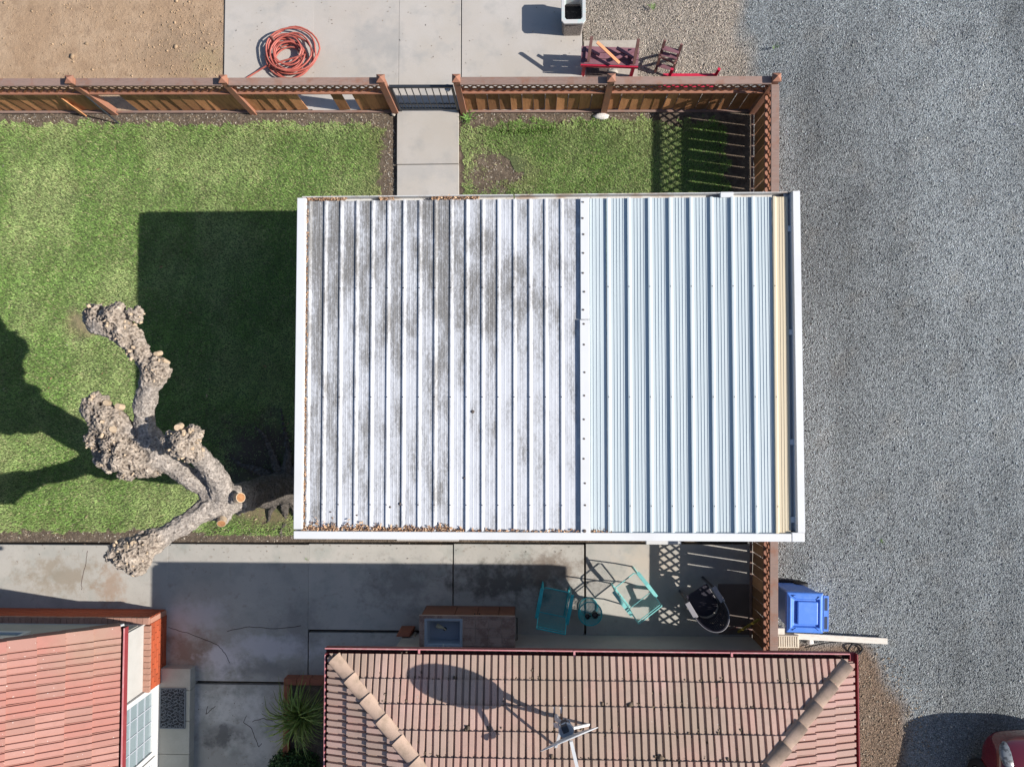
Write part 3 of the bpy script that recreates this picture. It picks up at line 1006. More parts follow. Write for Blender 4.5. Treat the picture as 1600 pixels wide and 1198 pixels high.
def fence(label, p0, p1, posts, pitch, gap, group, missing=(), tilt=0.0, first=0):
    p0, p1 = Vector((*p0, 0)), Vector((*p1, 0))
    d = p1 - p0
    root = thing('wooden_fence', label, 'fence', p0, math.atan2(d.y, d.x), group)
    L = d.length
    for i, s in enumerate(posts):
        if i < first:
            continue
        mb = MB().span(s - .055, s + .055, -.055, .055, -.1, FH + .075)
        po = mb.build('post', M['post'], root, world=False)
        c = MB()
        r, z = .07, FH + .075
        c.span(s - r, s + r, -r, r, z, z + .022)
        b = len(c.v)
        c.add([(s - r, -r, z + .0225), (s + r, -r, z + .0225), (s + r, r, z + .0225), (s - r, r, z + .0225), (s, 0, z + .075)],
              [(0, 1, 4), (1, 2, 4), (2, 3, 4), (3, 0, 4)])
        c.build('post_cap', M['post'], po, world=False)
    for i in range(len(posts) - 1):
        a, b = posts[i] + .056, posts[i + 1] - .056
        ln_ = b - a
        o = MB().span(0, ln_, -.066, .066, FH - .038, FH).build('cap_rail', M['rail'], root, world=False, bevel=.004)
        o.location = (a, 0, 0)
        o = MB().span(0, ln_, -.052, .050, .84, .872).build('mid_rail', M['post'], root, world=False, bevel=.004)
        o.location = (a, 0, 0)
        o = MB().span(0, ln_, -.040, .012, FH - .070, FH - .041).build('upper_rail', M['lattice'], root, world=False)
        o.location = (a, 0, 0)
        o = MB().span(0, ln_, -.034, .008, .02, .052).build('bottom_rail', M['rail'], root, world=False, bevel=.004)
        o.location = (a, 0, 0)
        o = lattice_mb(ln_, .874, FH - .072, -.012).build('lattice', M['lattice'], root, world=False, kind='stuff')
        o.location = (a, 0, 0)
        nb = max(1, int(round(ln_ / pitch)))
        pt = ln_ / nb
        for k in range(nb):
            if (i, k) in missing:
                continue
            me = board_mesh(pt - gap, .80)
            o = bpy.data.objects.new('board', me)
            COL.objects.link(o)
            o.parent = root
            o.location = (a + (k + .5) * pt, random.uniform(.012, .022) + .012, .035)
            o.rotation_euler = (random.gauss(0, .012), random.gauss(0, .006), random.gauss(0, .03) + tilt)
    return root


NW, NE = g2(-150, 129, FH), g2(1211, 125, FH)
ndir = (Vector(NE) - Vector(NW))
nlen = ndir.length


def along(px, z=FH + .07):
    q = Vector(g2(px, 122, z))
    return (q - Vector(NW)).dot(ndir.normalized())


GN = 'wooden fence runs round the lawn'
pg1, pg2 = along(595), along(713)
wl = [along(v) for v in (-136, 109, 349)] + [pg1]
fence('brown wooden fence with lattice top left of the metal gate, two gaps in its boards', NW, (Vector(NW) + ndir.normalized() * pg1)[:],
      wl, 0.205, 0.006, GN, missing={(1, 0), (1, 1), (2, 5), (2, 6), (2, 7), (2, 9)}, tilt=.10)
st = Vector(NW) + ndir.normalized() * pg2
fence('brown wooden fence with lattice top between metal gate and gravel corner', st[:], NE,
      [0.0, along(955) - pg2, nlen - pg2], 0.205, 0.006, GN, tilt=.10, first=0)
es, ee = Vector(g2(1211.5, 125, FH)), Vector(g2(1209.3, 1034, FH))
ed = (ee - es)
ee = es + ed * (1 + .16 / ed.length)
ed = ee - es
fence('brown wooden fence with lattice top between lawn and grey gravel, passing under the carport roof',
      (es + ed.normalized() * .16)[:], ee[:], [-.14] + [2.15 * k for k in (1, 2, 3)] + [ed.length - .22], 0.2, 0.02, GN, first=1)

# loose picket leaning in the gap, and the dark stake
a = P(132, 181, 0.0)
b = P(90, 151, 0.62)
t = thing('loose_picket', 'loose brown picket leaning out of the gap beside the second fence post', 'fence board', a)
MB().bar(a + Vector((0, 0, .02)), b, .15, .018, (0, .6, 1)).build('board', M['wood'], t)
a = P(186, 194, -0.01)
b = P(118, 136, 1.05)
t = thing('metal_stake', 'thin dark metal stake leaning from soil strip against the left fence', 'stake', a)
MB().tube([a, b], .014, 8).build('rod', M['black_metal'], t)

# metal gate
gp0 = Vector((*(Vector(NW) + ndir.normalized() * (pg1 + .075)), 0))
gp1 = Vector((*(Vector(NW) + ndir.normalized() * (pg2 - .075)), 0))
gl = (gp1 - gp0).length
gate = thing('metal_gate', 'black metal bar gate closing the concrete walkway between two fence posts', 'gate', gp0, math.atan2((gp1 - gp0).y, (gp1 - gp0).x))
mb = MB()
mb.bar((0.01, 0, 1.03), (gl - .01, 0, 1.03), .045, .045)
mb.bar((0.03, 0, .13), (gl - .03, 0, .13), .035, .035)
mb.bar((0.03, 0, .33), (gl - .03, 0, .33), .025, .03)
mb.bar((.03, 0, .05), (.03, 0, 1.01), .04, .04, (0, 1, 0))
mb.bar((gl - .03, 0, .05), (gl - .03, 0, 1.01), .04, .04, (0, 1, 0))
mb.build('gate_frame', M['black_metal'], gate, world=False)
for k in range(8):
    x = .03 + (gl - .06) * (k + 1) / 9
    MB().bar((x, 0, .148), (x, 0, 1.006), .016, .016, (0, 1, 0)).build('gate_bar', M['black_metal'], gate, world=False)
for k in range(9):
    x = .03 + (gl - .06) * (k + .5) / 9
    MB().bar((x, 0, .148), (x, 0, .40), .012, .012, (0, 1, 0)).build('short_bar', M['black_metal'], gate, world=False)
mb = MB().lathe([(.0, .05), (.05, .05), (.055, .02), (.055, -.02), (.03, -.04), (0, -.04)], 14, (gl - .12, .02, .92))
mb.build('latch', M['galv'], gate, world=False, smooth=True)

# ------------------------------------------------------------------ CARPORT
ZR = 2.70
cx0, cx1 = P(461.5, 574, ZR + .05).x, P(1255, 700, ZR + .05).x
cy1, cy0 = P(858, 303, ZR + .05).y, P(858, 844, ZR + .05).y
carport = thing('carport', 'flat metal carport roof, stained white on the left and pale blue on the right', 'carport', ((cx0 + cx1) / 2, (cy0 + cy1) / 2, 0))
CL = wloc(carport)


def X(px, z=ZR):
    return P(px, 574, z).x


def Y(py, z=ZR):
    return P(858, py, z).y


py0, py1 = Y(831), Y(311)


def panel_mesh(w, prof, name, m):
    """corrugated sheet: prof is (x, z) across, extruded along y"""
    me = MB()
    L_ = py1 - py0
    nn = len(prof)
    vs = [(x, -L_ / 2, z) for x, z in prof] + [(x, L_ / 2, z) for x, z in prof] + [(x, -L_ / 2, z - .006) for x, z in prof] + [(x, L_ / 2, z - .006) for x, z in prof]
    fs = []
    for i in range(nn - 1):
        fs.append((i, i + 1, nn + i + 1, nn + i))
        fs.append((2 * nn + i + 1, 2 * nn + i, 3 * nn + i, 3 * nn + i + 1))
        fs.append((2 * nn + i, 2 * nn + i + 1, i + 1, i))
        fs.append((nn + i, nn + i + 1, 3 * nn + i + 1, 3 * nn + i))
    me.add(vs, fs)
    mesh_ = me.mesh(name)
    mesh_.materials.append(m)
    return mesh_


pyc_ = (py0 + py1) / 2
wp = X(505) - X(480.3)
prof_w = [(0, 0), (0.001, .020), (.020, .022), (.050, .002), (.053, 0), (.105, 0), (.111, .003), (.117, 0), (.16, 0), (.166, .003), (.172, 0), (wp, 0)]
me = panel_mesh(wp, prof_w, 'roof_panel', M['old_panel'])
for k in range(17):
    o = bpy.data.objects.new('roof_panel', me)
    COL.objects.link(o)
    o.parent = carport
    o.location = (X(480.3 + 24.73 * k) - CL.x, pyc_ - CL.y, ZR + random.uniform(-.001, .001))
    o.rotation_euler = (0, random.gauss(0, .004), 0)
    o['label'] = 'stained white roof panel with grey streaks'
wl_ = X(923) - X(899.5)
o = link('roof_panel', panel_mesh(wl_, [(0, -.002), (wl_, -.002)], 'roof_panel', M['old_panel']), None, carport)
o.location = (X(899.5) - CL.x, pyc_ - CL.y, ZR - .008)
wb = X(978.5) - X(946)
prof_b = [(0, 0), (.003, .035), (.028, .036), (.058, .003), (.062, 0), (.105, 0), (.109, .007), (.113, 0), (.150, 0), (.154, .007), (.158, 0),
          (.195, 0), (.199, .007), (.203, 0), (.240, 0), (.244, .007), (.248, 0), (wb, 0)]
me = panel_mesh(wb, prof_b, 'roof_panel', M['blue_panel'])
me0 = panel_mesh(.24, [(0, 0), (.03, 0), (.034, .007), (.038, 0), (.075, 0), (.079, .007), (.083, 0), (.125, 0), (.129, .007), (.133, 0), (.175, 0), (.179, .007), (.183, 0), (X(948) - X(919), 0)], 'roof_panel', M['blue_panel'])
o = bpy.data.objects.new('roof_panel', me0)
COL.objects.link(o)
o.parent = carport
o.location = (X(919) - CL.x, pyc_ - CL.y, ZR)
o['label'] = 'pale blue ribbed roof panel'
for k in range(8):
    o = bpy.data.objects.new('roof_panel', me)
    COL.objects.link(o)
    o.parent = carport
    o.location = (X(948.5 + 32.55 * k) - CL.x, pyc_ - CL.y, ZR + random.uniform(-.001, .001))
    o['label'] = 'pale blue ribbed roof panel'
xb = X(948.5 + 32.55 * 8)
wbg = X(1233) - xb
me = panel_mesh(wbg, [(0, 0), (.003, .035), (.028, .036), (.058, .003), (.062, 0), (.10, 0), (.104, .005), (.108, 0), (.14, 0), (.144, .005), (.148, 0), (.18, 0), (.184, .005), (.188, 0), (wbg, 0)], 'roof_panel', M['beige_panel'])
o = bpy.data.objects.new('roof_panel', me)
COL.objects.link(o)
o.parent = carport
o.location = (xb - CL.x, pyc_ - CL.y, ZR + .002)
o.rotation_euler = (0, 0, R(-.25))
o['label'] = 'narrow beige roof panel at the right edge'
# flashing in two lengths between the two halves
for (ya, yb_, dxo) in ((311, 499.5, .012), (500.5, 832, 0.0)):
    mb = MB()
    x0, x1 = X(906) + dxo, X(921)
    mb.span(x0, x1, Y(yb_), Y(ya), ZR + .005, ZR + .052 - dxo * .3)
    mb.build('flashing', M['white_paint'], carport, bevel=.006)
mb = MB()
for py in (343, 368, 397, 428, 457, 485, 507, 539, 582, 618, 655, 685, 716, 754, 788):
    p = Vector((X(912) + random.uniform(-.01, .01), Y(py), ZR + .0535))
    mb.lathe([(.0, .008), (.012, .007), (.015, 0)], 8, p)
for py, zz in ((449, 0), (620, 0), (789, 0)):
    for k in range(17):
        mb.lathe([(.0, .007), (.007, .006), (.009, 0)], 6, (X(480.3 + 24.73 * k) + .016, Y(py), ZR + .0235))
    for k in range(9):
        mb.lathe([(.0, .007), (.007, .006), (.009, 0)], 6, (X(948.5 + 32.55 * k) + .022, Y(py), ZR + .037))
for (px, py) in ((726, 747), (519, 801), (611, 793), (559, 806), (627, 788), (739, 643), (912, 828), (912, 318)):
    s = random.uniform(.012, .03)
    mb.lathe([(.0, .02), (s * .7, .016), (s, 0)], 7, (X(px), Y(py), ZR + (.052 if px == 912 else 0.0)))
mb.build('screws', M['screw'], carport, kind='stuff')
# edge beams
MB().span(X(474.6, ZR), X(481), py0, py1, ZR - .02, ZR - .012).build('edge_channel', M['rust_gutter'], carport)
xw = (cx0, X(474.8, ZR + .06))
mb = MB().span(xw[0], xw[1], cy0 + .14, cy1 - .025, ZR - .17, ZR + .06)
o = mb.build('fascia', M['white_paint'], carport, bevel=.008)
mb = MB().span(cx0, X(1231), cy0, Y(831.5, ZR + .05), ZR - .19, ZR + .05)
mb.build('fascia', M['white_paint'], carport, bevel=.008)
mb = MB().span(X(1231) + .004, cx1, cy0, Y(829.5, ZR + .05), ZR - .19, ZR + .056)
mb.build('corner_fascia', M['white_paint'], carport, bevel=.008)
# east trough: inner floor, outer wall
mb = MB()
xo0 = X(1243.5, ZR + .07)
pr = [(X(1229), ZR - .02), (X(1231), ZR - .10), (xo0 - .03, ZR - .10), (xo0 - .004, ZR + .075), (cx1, ZR + .075), (cx1, ZR - .16)]
ya, yb_ = Y(829.5, ZR + .05) + .004, cy1
nn = len(pr)
mb.add([(x, ya, z) for x, z in pr] + [(x, yb_, z) for x, z in pr], [(i, i + 1, nn + i + 1, nn + i) for i in range(nn - 1)] + [(0, nn, 2 * nn - 1, nn - 1), tuple(range(nn)), tuple(range(nn, 2 * nn))])
mb.build('side_gutter', M['white_paint'], carport)
# north gutter, open U, in two lengths
for (xa, xb_) in ((470, 802), (804, 1236)):
    y0_, y1_ = Y(312.5), Y(303.2, ZR + .03)
    x0, x1 = X(xa), X(xb_)
    mb = MB()
    mb.span(x0, x1, y0_, y1_, ZR - .11, ZR - .095)
    mb.span(x0, x1, y1_ - .012, y1_, ZR - .0945, ZR + .03)
    mb.span(x0, x1, y0_, y0_ + .01, ZR - .0945, ZR - .012)
    mb.build('gutter', M['rust_gutter'], carport, bevel=.002)
mb = MB().span(X(1128), X(1148), Y(312), Y(302.6, ZR + .035), ZR - .115, ZR + .034)
mb.build('gutter_joint', M['white_paint'], carport, bevel=.004)
mb = MB()
for py in (360, 520, 690, 810):
    mb.span(cx0 + .05, cx1 - .1, Y(py) - .04, Y(py) + .04, ZR - .15, ZR - .008)
mb.build('purlins', M['white_paint'], carport)
for px in (480, 840, 1225):
    for py in (330, 815):
        x, y = X(px), Y(py)
        MB().span(x - .05, x + .05, y - .05, y + .05, -.1, ZR - .155).build('post', M['white_paint'], carport)


# leaf litter caught on the roof
def roof_leaves(name, label, n, fx, fy, z, spread_z=.02, size=(.012, .027)):
    xx = fx(n)
    yy = fy(n, xx)
    pts = np.array([(X(a, z), Y(b, z), z + random.uniform(0, spread_z)) for a, b in zip(xx, yy)])
    s = rng.uniform(*size, len(pts))
    pal_ = np.array([(0.42, 0.25, 0.14), (0.30, 0.16, 0.09), (0.52, 0.36, 0.23), (0.20, 0.11, 0.07), (0.46, 0.29, 0.17)])
    o = scatter(name, LEAF_V, LEAF_T, pts, np.stack([s * 1.25, s, s], -1), rotmats(len(pts), rng, .9),
                pal_[rng.integers(0, 5, len(pts))] * rng.uniform(.7, 1.2, len(pts))[:, None], M['leaf_dry'])
    tag(o, label, 'leaf litter')
    return o


def heap_y(n, xx):
    hgt = 4 + 10 * np.abs(np.sin(xx * .13)) * np.exp(-((xx - 560) / 90) ** 2) + 8 * np.exp(-((xx - 690) / 14) ** 2) + 4 * np.exp(-((xx - 500) / 25) ** 2)
    return 831 - np.abs(rng.normal(0, .5, n)) * hgt


roof_leaves('leaf_litter', 'dry brown leaves heaped along the front edge of the carport roof', 1050,
            lambda n: np.concatenate([rng.uniform(478, 725, n - n // 6), rng.uniform(725, 955, n // 6)]), heap_y, ZR + .01, .03)
roof_leaves('leaf_litter', 'line of dry brown leaves in the left edge channel of the carport roof', 650,
            lambda n: rng.uniform(475.2, 480.8, n), lambda n, xx: 831 - 518 * rng.beta(1, 1.35, n), ZR + .008, .015, (.011, .022))
roof_leaves('leaf_litter', 'dry brown leaves lying in the white rear gutter of the carport', 620,
            lambda n: np.concatenate([rng.uniform(472, 540, n // 2), rng.uniform(590, 614, n // 8), rng.uniform(674, 748, n - n // 2 - n // 8)]),
            lambda n, xx: rng.uniform(305, 311, n), ZR - .03, .03)

# pale storage chest mostly hidden beneath the carport
c0, c1 = P(1010, 849.5, .22), P(1064, 849.5, .22)
t = thing('storage_chest', 'white storage chest showing just below the carport front edge', 'chest', ((c0.x + c1.x) / 2, c0.y + .2, .02))
MB().span(c0.x, c1.x, c0.y, c0.y + .42, .025, .18).build('body', M['white_trim'], t, bevel=.015)
MB().span(c0.x - .01, c1.x + .01, c0.y - .01, c0.y + .43, .183, .225).build('lid', M['white_trim'], t, bevel=.015)

# ------------------------------------------------------------------ TILED ROOFS
TW, TL = 0.195, 0.325


def tile_bm(length=TL + .045):
    """one concrete tile, two raised ribs; x across, y up the slope, z out; front (eave) end at y=0"""
    prof = [(0.002, 0), (.011, 0), (.016, .034), (.077, .034), (.082, 0), (.112, 0), (.117, .034), (.178, .034), (.183, 0), (.193, 0)]
    nn = len(prof)
    vs = [(x, 0, z + .042) for x, z in prof] + [(x, length, z + .004) for x, z in prof] + [(x, 0.002, .012) for x, z in prof]
    fs = []
    for i in range(nn - 1):
        fs.append((i, i + 1, nn + i + 1, nn + i))
        fs.append((2 * nn + i, 2 * nn + i + 1, i + 1, i))
    fs.append((0, nn, 2 * nn))
    fs.append((nn - 1, 3 * nn - 1, 2 * nn - 1))
    return vs, fs


TV, TF = tile_bm()


def tile_slope(roof, origin, right, up, n_cols, n_rows, m, clips, budget, name='roof_tile', c0=0.0, flat=1.0):
    """origin: eave corner; clips: list of (point, normal) planes, keeping the side of the normal; returns what is over the budget"""
    right, up = Vector(right).normalized(), Vector(up).normalized()
    nrm = right.cross(up).normalized()
    ro = wloc(roof)
    rot = Matrix((right, up, nrm)).transposed()
    shared = None
    extra = []
    count = 0
    for j in range(n_rows):
        for i in range(n_cols):
            o_ = Vector(origin) + right * (c0 + i * TW) + up * (j * TL) + nrm * .02
            jit = Euler((random.gauss(0, .006), random.gauss(0, .006), random.gauss(0, .006))).to_matrix()
            wv = [o_ + rot @ (jit @ Vector((v[0], v[1], v[2] * flat))) for v in TV]
            state = 1
            for (pt, pn) in clips:
                ds = [(v - pt).dot(pn) for v in wv]
                if max(ds) <= 0:
                    state = 0
                    break
                if min(ds) < 0:
                    state = 2
            if state == 0:
                continue
            count += 1
            if state == 1 and count <= budget:
                if shared is None:
                    sm_ = MB().add([(v[0], v[1], v[2] * flat) for v in TV], TF).mesh(name)
                    sm_.materials.append(m)
                    shared = sm_
                o = bpy.data.objects.new(name, shared)
                COL.objects.link(o)
                o.parent = roof
                o.location = o_ - ro
                o.rotation_euler = (rot @ jit).to_euler()
                continue
            bm = bmesh.new()
            bv = [bm.verts.new(v) for v in wv]
            for f in TF:
                bm.faces.new([bv[a] for a in f])
            if state == 2:
                for (pt, pn) in clips:
                    bmesh.ops.bisect_plane(bm, geom=bm.verts[:] + bm.edges[:] + bm.faces[:], plane_co=pt, plane_no=pn, clear_inner=True)
            if not bm.faces:
                bm.free()
                count -= 1
                continue
            if count <= budget:
                bmesh.ops.translate(bm, verts=bm.verts[:], vec=-o_)
                me = bpy.data.meshes.new(name)
                bm.to_mesh(me)
                o = link(name, me, m, roof)
                o.location = o_ - ro
            else:
                b0 = {v_: k for k, v_ in enumerate(bm.verts)}
                extra.append(([v_.co.copy() for v_ in bm.verts], [[b0[v_] for v_ in f.verts] for f in bm.faces]))
            bm.free()
    return extra, count


def gutter_run(root, p0, p1, out, w=.10, d=.10, lip='pink_edge'):
    """open trough from p0 to p1 along the roof edge; p = inner top edge, out = outward unit vector"""
    p0, p1, out = Vector(p0), Vector(p1), Vector(out)
    up = Vector((0, 0, 1))
    prof = [(0, .0), (0, -d), (w, -d), (w, -.004), (w - .012, -.004), (w - .012, -d + .01), (.01, -d + .01), (.01, .0)]
    nn = len(prof)
    mb = MB()
    vs = [p + out * a + up * b for p in (p0, p1) for a, b in prof]
    mb.add(vs, [(i, (i + 1) % nn, nn + (i + 1) % nn, nn + i) for i in range(nn)] + [tuple(range(nn)), tuple(range(nn, 2 * nn))])
    gtr = mb.build('gutter', M['maroon'], root)
    p_in = .0
    mb = MB()
    mb.bar(p0 + out * (w - .004) + up * .002, p1 + out * (w - .004) + up * .002, .016, .010)
    mb.build('gutter_lip', M[lip], gtr)  # pink lip carries the sunlit top edge in its colour
    mb = MB()
    mb.bar(p0 + out * (w * .5) + up * (-d + .028), p1 + out * (w * .5) + up * (-d + .028), w - .03, .02)
    mb.build('gutter_sludge', M['sludge' if lip == 'pink_edge' else 'maroon'], gtr)
    L_ = (p1 - p0).length
    dd = (p1 - p0).normalized()
    s = 1.35
    while s < L_ - .3:
        q0 = p0 + dd * s
        MB().bar(q0 + up * .006, q0 + out * (w + .004) + up * .006, .028, .014).build('gutter_strap', M['pink_edge'], gtr)
        s += 2.2
    return gtr


# ---- tiled hip-roof house at the bottom
ZE = 2.8
TAN_P = 0.343
ex0, ex1 = P(521, 1060, ZE).x, P(1324.5, 1060, ZE).x
ey = P(925, 1026.5, ZE).y
half = (ex1 - ex0) / 2
house = thing('tiled_house', 'house under a pinkish brown hip roof of ribbed tiles with maroon gutters, carrying the dish', 'house', ((ex0 + ex1) / 2, ey - half, 0))
wx0, wx1, wy = P(521, 1100, ZE).x + .5, ex1 - .5, P(1000, 992, 0).y
DEP = 7.6
MB().span(wx0, wx1, ey - DEP + .5, wy, -.1, ZE - .06).build('wall', M['stucco_grey'], house)
rz = ZE + TAN_P * half
mb = MB()
A, B, C_, D_ = (ex0, ey, ZE), (ex1, ey, ZE), (ex1, ey - DEP, ZE), (ex0, ey - DEP, ZE)
E_ = ((ex0 + ex1) / 2, ey - half, rz)
F_ = ((ex0 + ex1) / 2, ey - DEP + half - .001, rz) if DEP > 2 * half else ((ex0 + ex1) / 2, ey - half - .05, rz)
mb.add([A, B, C_, D_, E_, F_], [(1, 0, 4), (2, 1, 4, 5), (0, 3, 5, 4), (3, 2, 5), (0, 1, 2, 3)])
roof = mb.build('roof', M['underlay'], house)
k = 1 / math.sqrt(1 + TAN_P ** 2)
nW = Vector((-1, 1, 0)).normalized()
hipW = (Vector((ex0, ey, 0)), Vector((1, 1, 0)).normalized())        # keeps the north side of the west hip
hipWw = (Vector((ex0, ey, 0)), Vector((-1, -1, 0)).normalized())
hipE = (Vector((ex1, ey, 0)), Vector((-1, 1, 0)).normalized())
hipEe = (Vector((ex1, ey, 0)), Vector((1, -1, 0)).normalized())
ridge_w = (Vector(((ex0 + ex1) / 2, 0, 0)), Vector((-1, 0, 0)))
ridge_e = (Vector(((ex0 + ex1) / 2, 0, 0)), Vector((1, 0, 0)))
over = []
# north slope: seen with up pointing south; right = -x so that right x up points out
ncol = int((ex1 - ex0) / TW) + 1
slope_n = tile_slope(roof, (ex1 - .01, ey + .012, ZE - .012), (-1, 0, 0), (0, -k, TAN_P * k), ncol, 6, M['tile'], [hipW, hipE], 190)
over += slope_n[0]
slope_n2 = tile_slope(roof, Vector((ex1 - .01, ey + .012, ZE - .012)) + Vector((0, -k, TAN_P * k)) * TL * 6, (-1, 0, 0), (0, -k, TAN_P * k), ncol, 5, M['tile'], [hipW, hipE], 0)
over += slope_n2[0]
slope_w = tile_slope(roof, (ex0 - .035, ey, ZE - .012), (0, -1, 0), (k, 0, TAN_P * k), 9, 5, M['tile'], [hipWw, ridge_w], 55)
slope_e = tile_slope(roof, (ex1 + .035, ey - 9 * TW, ZE - .012), (0, 1, 0), (-k, 0, TAN_P * k), 9, 5, M['tile_east'], [hipEe, ridge_e], 55)
over += slope_w[0] + slope_e[0]
over += tile_slope(roof, (ex0 - .035, ey - 9 * TW, ZE - .012), (0, -1, 0), (k, 0, TAN_P * k), 14, 11, M['tile'], [hipWw, ridge_w], 0)[0]
over += tile_slope(roof, (ex1 + .035, ey - 23 * TW, ZE - .012), (0, 1, 0), (-k, 0, TAN_P * k), 14, 11, M['tile'], [hipEe, ridge_e], 0)[0]
over += tile_slope(roof, Vector((ex0 - .035, ey, ZE - .012)) + Vector((k, 0, TAN_P * k)) * TL * 5, (0, -1, 0), (k, 0, TAN_P * k), 9, 6, M['tile'], [hipWw, ridge_w], 0)[0]
over += tile_slope(roof, Vector((ex1 + .035, ey - 9 * TW, ZE - .012)) + Vector((-k, 0, TAN_P * k)) * TL * 5, (0, 1, 0), (-k, 0, TAN_P * k), 9, 6, M['tile'], [hipEe, ridge_e], 0)[0]
mb = MB()
for vs, fs in over:
    mb.add(vs, fs)
mb.build('far_roof_tiles', M['tile'], roof, kind='stuff')
print('tiles', slope_n[1], slope_w[1], slope_e[1], len(over))


def hip_cap_mesh(L_=.40, w=.102, h=.068):
    mb = MB()
    nseg = 8
    for end, (y, zo) in enumerate(((0, .018), (L_, 0.0))):
        for s in range(nseg + 1):
            a = math.pi * s / nseg
            mb.v.append((-math.cos(a) * w * (1.06 if end == 0 else .95), y, math.sin(a) ** .8 * h + zo - .02))
    for s in range(nseg):
        mb.f.append((s, s + 1, nseg + 1 + s + 1, nseg + 1 + s))
    mb.f.append(tuple(range(nseg + 1)))
    me = mb.mesh('hip_tile')
    me.materials.append(M['hip_tile'])
    me.polygons.foreach_set('use_smooth', [True] * (len(me.polygons) - 1) + [False])
    return me


HC = hip_cap_mesh()


def hip_line(p0, p1, nmax):
    p0, p1 = Vector(p0), Vector(p1)
    d = (p1 - p0).normalized()
    s = d.cross(Vector((0, 0, 1))).normalized()
    u = s.cross(d)
    rot = Matrix((s, d, u)).transposed().to_euler()
    for i in range(nmax):
        o = bpy.data.objects.new('hip_tile', HC)
        COL.objects.link(o)
        o.parent = roof
        o.location = p0 + d * (i * .355 + .05) + u * .045 - wloc(roof)
        o.rotation_euler = rot


hip_line(A, E_, 14)
hip_line(B, E_, 14)
gz = ZE + .038
gutter_run(house, (ex0 - .115, ey + .012, gz), (ex1 + .018, ey + .012, gz), (0, 1, 0), w=.09)
gutter_run(house, (ex0 - .025, ey - DEP, gz), (ex0 - .025, ey + .008, gz), (-1, 0, 0), w=.09)
gutter_run(house, (ex1 + .02, ey - DEP, gz), (ex1 + .02, ey + .095, gz), (1, 0, 0), w=.108, lip='maroon')
# moss and grit caught in the tile laps
n = 1500
mp = []
for _ in range(n):
    j = random.randint(1, 5)
    i = random.randint(0, ncol * 2)
    yy = ey + .03 - k * TL * j + random.gauss(.010, .03) + (random.uniform(0, .3) if random.random() < .18 else 0)
    xx = ex0 + i * TW / 2 + random.gauss(0, .014) + .0
    if abs(xx - (ex0 + ex1) / 2) > half - (ey - yy) - .1 or vnoise(np.array([xx]), np.array([yy]), .5, 77)[0] < .42:
        continue
    mp.append((xx, yy, ZE + TAN_P * (ey - yy) + .055))
mp = np.array(mp)
s = rng.lognormal(math.log(.008), .5, len(mp))
scatter('roof_moss', CUBE_V, CUBE_T, mp - np.array(wloc(roof)), np.stack([s * 1.6, s, s * .8], -1), rotmats(len(mp), rng, .5),
        np.array((.11, .08, .055)) * rng.uniform(.6, 1.5, len(mp))[:, None], M['leaf_dry'], roof)

# ---- satellite dish on the roof
foot = Vector((.30, -4.29 * 1.0, 0))
foot = P(869, 1117, ZE + .30)
dz = Vector(P(890, 1155, 4.06))
dish = thing('satellite_dish', 'pale satellite dish on a braced bracket standing on the tiled roof', 'satellite dish', foot)
foot = foot.copy()
foot.z = ZE + TAN_P * (ey - foot.y) + .03
dish.location = foot
nrm = Vector((.39, -.92, .447)).normalized()
side = nrm.cross(Vector((0, 0, 1))).normalized()
upv = side.cross(nrm).normalized()
rad, seg, rings = .385, 40, 8
mb = MB()
for sg, off in ((0, 0.0), (1, -.010)):
    for r_ in range(rings + 1):
        rr_ = rad * r_ / rings
        dep = .035 * ((rr_ / rad) ** 2 - 1) * 1.0
        for a_ in range(seg):
            t_ = 2 * math.pi * a_ / seg
            mb.v.append(tuple(dz + side * (rr_ * math.cos(t_)) + upv * (rr_ * .92 * math.sin(t_)) + nrm * (dep + off)))
for sg in (0, 1):
    b0 = sg * (rings + 1) * seg
    for r_ in range(rings):
        for a_ in range(seg):
            q0, q1 = b0 + r_ * seg + a_, b0 + r_ * seg + (a_ + 1) % seg
            mb.f.append((q0, q1, q1 + seg, q0 + seg) if sg == 0 else (q0, q0 + seg, q1 + seg, q1))
b1 = (rings + 1) * seg
for a_ in range(seg):
    q0, q1 = rings * seg + a_, rings * seg + (a_ + 1) % seg
    mb.f.append((q0, q1, b1 + q1, b1 + q0))
mb.build('reflector', M['dish'], dish, smooth=False)
back = dz - nrm * .16
mid = foot + (back - foot) * .30 + Vector((0, 0, .1))
MB().tube([foot, foot + Vector((0, 0, .16)), mid, back - nrm * .02], .028, 10).build('mast', M['galv'], dish, smooth=True)
MB().span(foot.x - .08, foot.x + .08, foot.y - .10, foot.y + .10, foot.z - .012, foot.z + .012).build('foot_plate', M['galv'], dish)
mb = MB()
mb.bar(back + Vector((0, 0, -.10)), back + Vector((0, 0, .10)), .08, .09, nrm)
mb.build('bracket', M['dish_dark'], dish, bevel=.01)
mb = MB()
mb.bar(mid + Vector((0, 0, .06)) + side * .07, back + side * .07 - Vector((0, 0, .06)), .012, .06, nrm)
mb.bar(mid + Vector((0, 0, .06)) - side * .07, back - side * .07 - Vector((0, 0, .06)), .012, .06, nrm)
mb.build('bracket_plate', M['galv'], dish)
MB().lathe([(.0, .03), (.09, .03), (.10, 0), (.09, -.03), (0, -.03)], 14, back + nrm * .05).build('hub', M['galv'], dish)


def roof_z(x, y):
    return ZE + TAN_P * (ey - y)


